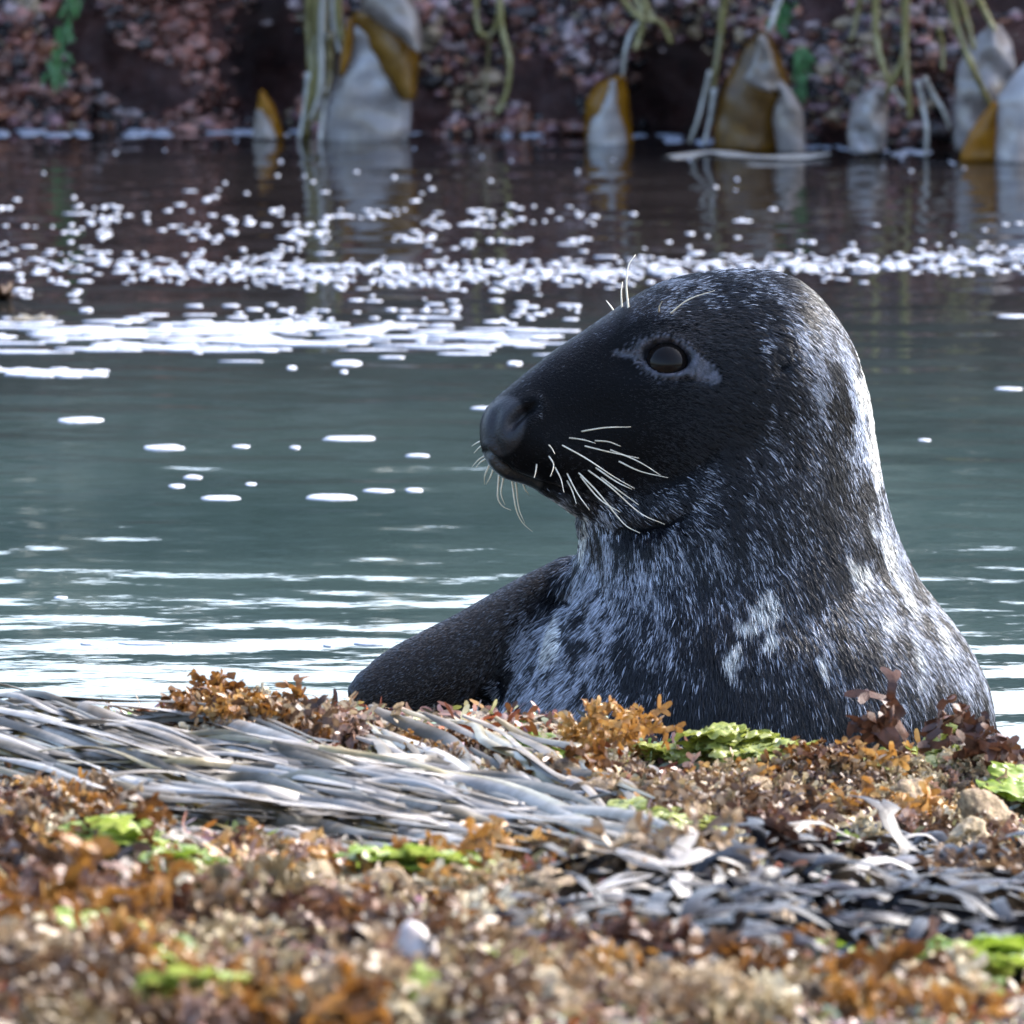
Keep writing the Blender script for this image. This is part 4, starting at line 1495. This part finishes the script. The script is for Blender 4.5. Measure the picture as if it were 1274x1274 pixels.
def plant(kind, px, py, scale, label, group=None, dz=0.0, flat=1.0):
    g = G(px, py)
    if py > 1090 and kind not in ('green', 'palegreen'):
        scale *= 1.3
    o = bpy.data.objects.new(NAMES[kind], random.choice(KIND[kind]))
    o.location = g + Vector((0, 0, dz))
    o.rotation_euler = (random.gauss(0, 0.18), random.gauss(0, 0.18), random.random() * 6.283)
    if kind in ('slate', 'greywrack'):
        flat *= 0.75
        scale *= 0.95
        dz += 0.01
    if kind in ('green', 'palegreen'):
        flat *= 0.5
        scale *= 1.1
        dz += 0.012 if py > 1000 else 0.0
    o.scale = (scale * random.uniform(0.9, 1.15), scale * random.uniform(0.9, 1.15), scale * flat * random.uniform(0.85, 1.15))
    link(o)
    tag(o, label, 'seaweed', group)
    if label is None:
        LOOSE.append((kind, o))
    return o


MIX = {'brown': ['tan', 'tan', 'pink', 'tan', 'darkred', 'orange'], 'tan': ['brown', 'pink', 'tan', 'orange'], 'orange': ['brown', 'tan', 'orange'], 'darkred': ['brown', 'tan'], 'slate': ['slate', 'slate', 'brown', 'greywrack', 'darkred', 'slate', 'tan'], 'pink': ['tan', 'brown']}


def field(kind, n, cx, cy, rx, ry, s0, s1, label, group, dz=0.0):
    for i in range(n):
        a = random.random() * 6.283
        q = math.sqrt(random.random())
        k = kind
        if kind in MIX and random.random() < 0.42:
            k = random.choice(MIX[kind])
        plant(k, cx + math.cos(a) * q * rx * 1.15, cy + math.sin(a) * q * ry * 1.15, random.uniform(s0, s1) * (1.25 if random.random() < 0.15 else 1), None, None, dz)


def build_straps():
    def strap_bed(label, n, y0, y1, x0, x1, lift0, lift1, mats, wlo, whi):
        root = empty('strap_seaweed', G(max(x0, 0), (y0 + y1) / 2 + 40))
        tag(root, label, 'seaweed')
        for i in range(n):
            v = random.random()
            sx = random.uniform(x0 - 60, x0 + (x1 - x0) * 0.55)
            L = random.uniform(260, 560)
            ph = random.random() * 6
            amp = random.uniform(4, 19)
            lift = lift0 + (lift1 - lift0) * random.random()
            q = []
            for k in range(7):
                x = sx + L * k / 6
                base = interp(x, [-200, 0, 100, 200, 320, 430, 560, 640, 740, 830, 950], [832, 886, 912, 938, 957, 980, 1008, 1030, 1058, 1090, 1135])
                thick = interp(x, [-200, 0, 300, 560, 830, 950], [y1 + 30, y1, y1 * 0.9, y1 * 0.65, y1 * 0.32, 12])
                y = base + y0 + v * thick + amp * math.sin(ph + k * 0.85)
                g = G(x, y)
                q.append(g + Vector((0, 0, lift + 0.006 * math.sin(ph * 2 + k * 1.3))))
            sp = spline(q, 22)
            w = random.uniform(wlo, whi)
            tw = [0.55 * math.sin(ph + 0.42 * j) for j in range(22)]
            ws = [w * min(1, 0.35 + j * 0.25, 0.2 + (21 - j) * 0.22) * (1 + 0.14 * math.sin(ph + j * 0.9)) for j in range(22)]
            V, Fc = ribbon([p - root.location for p in sp], ws, Vector((random.gauss(0.1, 0.2), random.gauss(-0.6, 0.3), 1)).normalized(), 0.0009, tw, 0.22)
            mesh_obj('strap', V, Fc, MT[random.choice(mats)], root)

    strap_bed('olive and grey straps matted against the ledge beneath paler ones', 110, 10, 120, -80, 820, 0.000, 0.016, ['strap', 'olive_strap', 'olive_strap', 'strap'], 0.008, 0.016)
    strap_bed('long pale grey straps combed across the ledge past the orange heap', 190, -4, 100, -80, 800, 0.012, 0.034, ['strap', 'strap', 'strap', 'strap', 'strap', 'olive_strap'], 0.005, 0.0125)
    # loose ends
    root = empty('strap_seaweed', G(640, 1010))
    tag(root, 'loose grey straps sprawling from under the orange heap', 'seaweed')
    for i in range(26):
        x0, y0 = random.uniform(400, 640), random.uniform(905, 990)
        q = []
        ph = random.random() * 6
        for k in range(5):
            x, y = x0 + k * random.uniform(34, 50), y0 + k * random.uniform(14, 26) + 5 * math.sin(ph + k)
            q.append(G(x, y) + Vector((0, 0, 0.014 + 0.014 * random.random())))
        sp = spline(q, 16)
        w = random.uniform(0.008, 0.016)
        V, Fc = ribbon([p - root.location for p in sp], [w * min(1, 0.4 + j * 0.3, 0.25 + (15 - j) * 0.25) for j in range(16)], Vector((random.gauss(0.1, 0.2), random.gauss(-0.6, 0.3), 1)).normalized(), 0.0009, [0.3 * math.sin(ph + 0.4 * j) for j in range(16)], 0.3)
        mesh_obj('strap', V, Fc, MT[random.choice(['strap', 'strap', 'olive_strap'])], root)


build_straps()


def build_weeds():
    # single ones that stand out
    plant('orange', 775, 950, 1.0, 'branching orange seaweed sprig standing against the seal chest', dz=0.03, flat=1.15)
    plant('orange', 752, 944, 0.75, 'smaller orange seaweed sprig leaning on the branching one', dz=0.018)
    plant('darkred', 1163, 962, 1.4, 'dark red brown seaweed clump in front of the seal flank', dz=0.03)
    plant('green', 690, 945, 0.85, 'bright green sea lettuce sheet left of the orange sprig', dz=0.004, flat=0.6)
    plant('green', 1262, 1000, 0.95, 'lone vivid green lettuce on the tan weed below the dark red clump', dz=0.01)
    field('palegreen', 12, 930, 955, 110, 10, 0.6, 0.95, 'pale green sea lettuce along the crest between orange sprig and dark red clump', 'pale sea lettuce on the crest', 0.008)
    field('palegreen', 9, 1130, 958, 130, 12, 0.5, 0.8, 'pale green sea lettuce along the crest between orange sprig and dark red clump', 'pale sea lettuce on the crest', 0.006)
    field('palegreen', 4, 830, 1042, 40, 14, 0.55, 0.8, 'whitish green sea lettuce where the straps run out', 'pale sea lettuce by the strap ends', 0.008)
    field('orange', 16, 335, 912, 80, 14, 0.65, 0.95, 'orange seaweed tuft in the heap beside the flipper', 'orange heap beside the flipper', 0.014)
    field('brown', 10, 345, 930, 90, 18, 0.7, 1.0, 'brown seaweed tuft at the foot of the orange heap', 'brown tufts under the orange heap', 0.01)
    field('pink', 6, 340, 915, 80, 16, 0.6, 0.9, 'pinkish seaweed tuft tucked into the orange heap', 'pink tufts in the orange heap', 0.014)
    field('brown', 16, 540, 952, 90, 22, 0.45, 0.7, 'brown seaweed tuft between the orange heap and the sprig', 'brown tufts along the crest', 0.0)
    field('orange', 8, 530, 935, 90, 12, 0.35, 0.5, 'little amber tuft between the orange heap and the sprig', 'amber tufts along the crest', 0.002)
    field('tan', 22, 700, 985, 100, 32, 0.6, 0.95, 'tan seaweed tuft below the orange sprig', 'tan tufts below the sprig', 0.0)
    field('orange', 6, 730, 985, 60, 18, 0.5, 0.8, 'small orange tuft among tan weed below the sprig', 'orange tufts below the sprig', 0.006)
    field('tan', 34, 1090, 985, 190, 42, 0.6, 1.05, 'tan seaweed tuft on the ledge below the seal flank', 'tan tufts below the flank')
    field('brown', 20, 960, 1030, 130, 36, 0.7, 1.1, 'brown seaweed tuft between tan weed and dark wrack', 'brown tufts above the dark wrack', 0.006)
    field('pink', 12, 1080, 1020, 160, 40, 0.6, 0.95, 'pinkish seaweed tuft between tan weed and dark wrack', 'pink tufts above the dark wrack', 0.006)
    field('darkred', 8, 940, 1040, 70, 22, 0.7, 1.0, 'dark red tuft between tan weed and dark wrack', 'dark red tufts above the dark wrack', 0.008)
    # dark wrack on the right
    field('slate', 56, 1060, 1130, 220, 62, 0.75, 1.15, 'dark slate wrack frond cluster spread over the ledge', 'dark wrack clusters', 0.012)
    field('slate', 16, 830, 1165, 110, 55, 0.7, 1.05, 'dark slate wrack frond cluster spread over the ledge', 'dark wrack clusters', 0.012)
    field('greywrack', 5, 800, 1130, 110, 50, 0.7, 1.0, 'pale grey wrack fronds lying among the dark wrack', 'pale wrack among dark wrack', 0.018)
    field('greywrack', 5, 1080, 1110, 170, 50, 0.6, 0.9, 'pale grey wrack fronds lying among the dark wrack', 'pale wrack among dark wrack', 0.018)
    field('tan', 5, 920, 1080, 120, 20, 0.5, 0.8, 'tan tuft poking out of the dark wrack', 'tan tufts in the dark wrack', 0.012)
    # left field
    field('brown', 26, 60, 1060, 110, 60, 0.7, 1.05, 'brown seaweed tuft below the left end of the straps', 'brown tufts below the straps', 0.004)
    field('orange', 16, 40, 1040, 70, 40, 0.55, 0.9, 'orange tuft below the left end of the straps', 'orange tufts below the straps', 0.008)
    field('green', 5, 140, 1082, 44, 12, 0.7, 1.0, 'bright green sea lettuce clump between straps and brown tufts', 'green lettuce below the straps', 0.016)
    field('green', 3, 225, 1108, 30, 10, 0.6, 0.8, 'bright green sea lettuce clump between straps and brown tufts', 'green lettuce below the straps', 0.016)
    field('green', 5, 530, 1110, 46, 12, 0.65, 0.9, 'lime sea lettuce clump on tan weed under the strap ends', 'lime lettuce under the strap ends', 0.016)
    field('pink', 10, 330, 1085, 80, 20, 0.55, 0.85, 'pinkish tuft just under the middle of the straps', 'pink tufts under the straps', 0.008)
    field('greywrack', 9, 300, 1060, 190, 26, 0.6, 0.9, 'frayed grey frond lying at the lower edge of the straps', 'frayed fronds under the straps', 0.012)
    field('tan', 40, 370, 1135, 170, 44, 0.65, 1.05, 'tan seaweed tuft in the middle of the ledge', 'tan tufts mid ledge')
    field('tan', 16, 560, 1130, 130, 36, 0.6, 0.9, 'tan seaweed tuft in the middle of the ledge', 'tan tufts mid ledge')
    field('orange', 8, 640, 1105, 90, 22, 0.6, 0.9, 'orange tuft on tan weed under the strap ends', 'orange tufts under the strap ends', 0.006)
    field('darkred', 14, 190, 1150, 90, 30, 0.7, 1.05, 'dark red tuft between green lettuce and brown weed', 'dark red tufts mid ledge', 0.008)
    field('darkred', 8, 420, 1170, 70, 26, 0.6, 0.9, 'dark red tuft between green lettuce and brown weed', 'dark red tufts mid ledge', 0.008)
    field('brown', 44, 260, 1235, 290, 62, 0.7, 1.1, 'brown seaweed tuft on the near part of the ledge', 'brown tufts on the near ledge', 0.004)
    field('tan', 14, 620, 1210, 110, 50, 0.6, 1.0, None, None, 0.008)
    field('brown', 16, 590, 1200, 120, 62, 0.7, 1.1, 'brown seaweed tuft on the near part of the ledge', 'brown tufts on the near ledge', 0.004)
    field('orange', 8, 230, 1220, 240, 48, 0.55, 0.9, 'orange tuft among brown tufts on the near ledge', 'orange tufts on the near ledge', 0.01)
    field('tan', 40, 320, 1225, 280, 55, 0.55, 0.9, 'tan tuft among brown tufts on the near ledge', 'tan tufts on the near ledge', 0.008)
    field('tan', 22, 1000, 1262, 150, 26, 0.7, 1.1, 'tan tuft on the ledge in front of the dark wrack', 'tan tufts before the dark wrack', 0.004)
    field('brown', 14, 860, 1240, 150, 34, 0.6, 0.95, 'brown tuft on the ledge in front of the dark wrack', 'brown tufts before the dark wrack', 0.006)
    field('pink', 10, 1080, 1215, 130, 30, 0.6, 0.9, 'pinkish tuft on the ledge in front of the dark wrack', 'pink tufts before the dark wrack', 0.006)
    plant('green', 127, 1198, 0.7, 'small upright green sea lettuce between dark red tufts', dz=0.02)
    plant('green', 616, 1238, 0.6, 'small green sea lettuce next to the pale pebble', dz=0.02)
    plant('green', 505, 1262, 0.5, 'tiny green sea lettuce scrap in front of the pale pebble', dz=0.014)
    field('green', 4, 205, 1258, 42, 12, 0.65, 0.9, 'green sea lettuce clump on brown tufts of the near ledge', 'green lettuce on the near ledge', 0.018)
    field('green', 3, 1240, 1240, 34, 14, 0.7, 0.95, 'green sea lettuce clump in front of the dark wrack', 'green lettuce before the dark wrack', 0.018)
    plant('green', 1035, 1218, 0.55, 'lone green lettuce scrap between dark wrack and pinkish tufts', dz=0.018)
    plant('green', 1045, 1078, 0.4, 'lone dark green lettuce scrap at the top of the dark wrack', dz=0.012)
    field('tan', 24, 1090, 985, 190, 22, 0.5, 0.85, None, None, 0.012)
    field('brown', 14, 1060, 990, 200, 24, 0.5, 0.85, None, None, 0.014)
    field('orange', 6, 360, 1150, 320, 60, 0.5, 0.8, None, None, 0.014)
    # crusted stones between the weeds
    spots = [(270, 1118), (330, 1128), (395, 1120), (440, 1150), (300, 1165), (360, 1180), (480, 1140), (250, 1190), (560, 1160), (940, 1000), (1060, 1000), (1130, 1015), (1200, 1000), (1230, 1030), (1000, 1020), (700, 985), (740, 1010), (1090, 1262), (1010, 1266), (1150, 1255), (950, 1255), (40, 1130), (90, 1240), (420, 1255), (660, 1262), (770, 1240), (1200, 1060), (870, 1010), (690, 1130)]
    stones = []
    for k in range(6):
        bm = bmesh.new()
        bmesh.ops.create_icosphere(bm, subdivisions=4, radius=1)
        for v in bm.verts:
            c = v.co.copy()
            v.co *= 1 + 0.38 * noise.noise(c * 1.4 + Vector((k * 7, 0, 0))) + 0.16 * noise.noise(c * 4 + Vector((0, k * 5, 0))) + 0.08 * noise.noise(c * 10)
        me = bpy.data.meshes.new('crusted_stone')
        bm.to_mesh(me)
        bm.free()
        me.polygons.foreach_set('use_smooth', [True] * len(me.polygons))
        me.materials.append(MT['crust'])
        stones.append(me)
    for i, (x, y) in enumerate(spots):
        o = link(bpy.data.objects.new('crusted_stone', stones[i % 6]))
        r = random.uniform(0.016, 0.030)
        o.location = G(x, y) + Vector((0, 0, 0.004))
        o.rotation_euler = (random.random(), random.random(), random.random() * 6)
        o.scale = (r * random.uniform(0.9, 1.4), r * random.uniform(0.9, 1.3), r * random.uniform(0.7, 1.0))
        LOOSE.append(('stone', o))
    # pale pebble
    bm = bmesh.new()
    bmesh.ops.create_icosphere(bm, subdivisions=3, radius=0.017)
    for v in bm.verts:
        v.co *= 1 + 0.45 * noise.noise(v.co * 45)
        v.co.z *= 1.15
        v.co.x *= 0.85
    me = bpy.data.meshes.new('pebble')
    bm.to_mesh(me)
    bm.free()
    me.polygons.foreach_set('use_smooth', [True] * len(me.polygons))
    me.materials.append(MT['shell'])
    o = link(bpy.data.objects.new('pebble', me))
    o.location = G(515, 1240) + Vector((0, 0, 0.034))
    tag(o, 'pale rounded pebble wedged among brown tufts', 'pebble')
    # uncountable undergrowth over the whole ledge
    V, Fc, C = [], [], []
    pal = {'tan': (0.36, 0.26, 0.14), 'brown': (0.20, 0.075, 0.025), 'orange': (0.40, 0.16, 0.03), 'pink': (0.32, 0.19, 0.15), 'dark': (0.05, 0.035, 0.025), 'slate': (0.05, 0.047, 0.055), 'cream': (0.52, 0.45, 0.33), 'green': (0.30, 0.42, 0.08)}
    for i in range(30000):
        x, y = random.uniform(-0.8, 0.8), random.uniform(6.9, 9.97)
        p = Vector((x, y, ledge_h(x, y)))
        px, py = 637 + F * x / y, 0
        n1, n2 = noise.noise(Vector((x * 7, y * 4, 5))), noise.noise(Vector((x * 9, y * 5, 15)))
        q1, q2 = pix(np.array([[p.x, p.y, p.z]]))
        right = q1[0] > 700 + 120 * n1 and 1060 + 30 * n2 < q2[0] < 1215 + 40 * n1
        if right:
            k = random.choices(['slate', 'dark', 'tan', 'brown', 'pink'], [6, 3, 1, 1, 1])[0]
        else:
            k = random.choices(['tan', 'brown', 'orange', 'pink', 'dark', 'cream', 'green'], [3 + 4 * max(0, n1), 3 - 4 * min(0, n1), 1.2, 1.2, 1.2, 1.5 + 2 * max(0, n2), 0.35])[0]
        c = tuple(v * random.uniform(0.4, 0.85) for v in pal[k])
        d = Vector((random.gauss(0, 0.7), random.gauss(-0.1, 0.7), random.uniform(0.3, 1))).normalized()
        l = random.uniform(0.008, 0.022)
        d2 = (d + Vector((random.gauss(0, 0.5), random.gauss(0, 0.5), -0.4))).normalized()
        s = d.cross(Vector((random.gauss(0, 1), random.gauss(0, 1), 0.3))).normalized()
        w = random.uniform(0.0022, 0.0062)
        b = len(V)
        flat_ribbon(V, Fc, [p - d * 0.004, p + d * l * 0.5, p + d * l * 0.5 + d2 * l * 0.35, p + d * l * 0.5 + d2 * l * 0.6], [w * 0.6, w, w * 1.3, w * 0.5], s)
        C += [c] * 8
    tag(attr_mesh('seaweed_turf', V, Fc, C, MT['turf']), 'short mixed seaweed turf carpeting the rock ledge', 'seaweed', kind='stuff')


build_weeds()


def label_weeds():
    """tell the tufts apart by the landmark they stand next to and their rank from it"""
    marks = [('the pale pebble', 515, 1240), ('the branching orange sprig', 775, 938), ('the dark red clump', 1163, 940), ('the flipper tip', 450, 880), ('the vivid lettuce', 1262, 1000), ('the upright lettuce', 127, 1198),
             ('the lone lettuce', 1035, 1218), ('the lettuce sheet', 690, 945), ('the strap tips', 830, 1080), ('the loose straps', 640, 1010)]
    pts = [(n, G(x, y)) for n, x, y in marks]
    bins = {}
    for kind, o in LOOSE:
        n, g = min(pts, key=lambda m: (m[1].xy - o.location.xy).length)
        d = o.location.xy - g.xy
        if abs(d.y) > 2.5 * abs(d.x):
            rel = 'on the pool side of' if d.y > 0 else 'on the shore side of'
        else:
            rel = 'towards the flipper from' if d.x < 0 else 'towards the flank from'
        bins.setdefault((kind, rel, n), []).append((d.length, o))
    words = ['nearest'] + [w + ' nearest' for w in 'second third fourth fifth sixth seventh eighth ninth tenth eleventh twelfth thirteenth fourteenth fifteenth sixteenth seventeenth eighteenth nineteenth twentieth'.split()]
    for (kind, rel, n), lst in bins.items():
        lst.sort(key=lambda t: t[0])
        for i, (_, o) in enumerate(lst):
            w = words[i] if i < 20 else 'twenty-' + words[i - 20].replace('nearest', 'first nearest', 1 if i == 20 else 0) if i < 29 else 'outlying'
            tag(o, (w + ' ' + LOOK[kind] + ' ' + rel + ' ' + n), 'stone' if kind == 'stone' else 'seaweed', LOOK[kind] + 's on the ledge')


label_weeds()
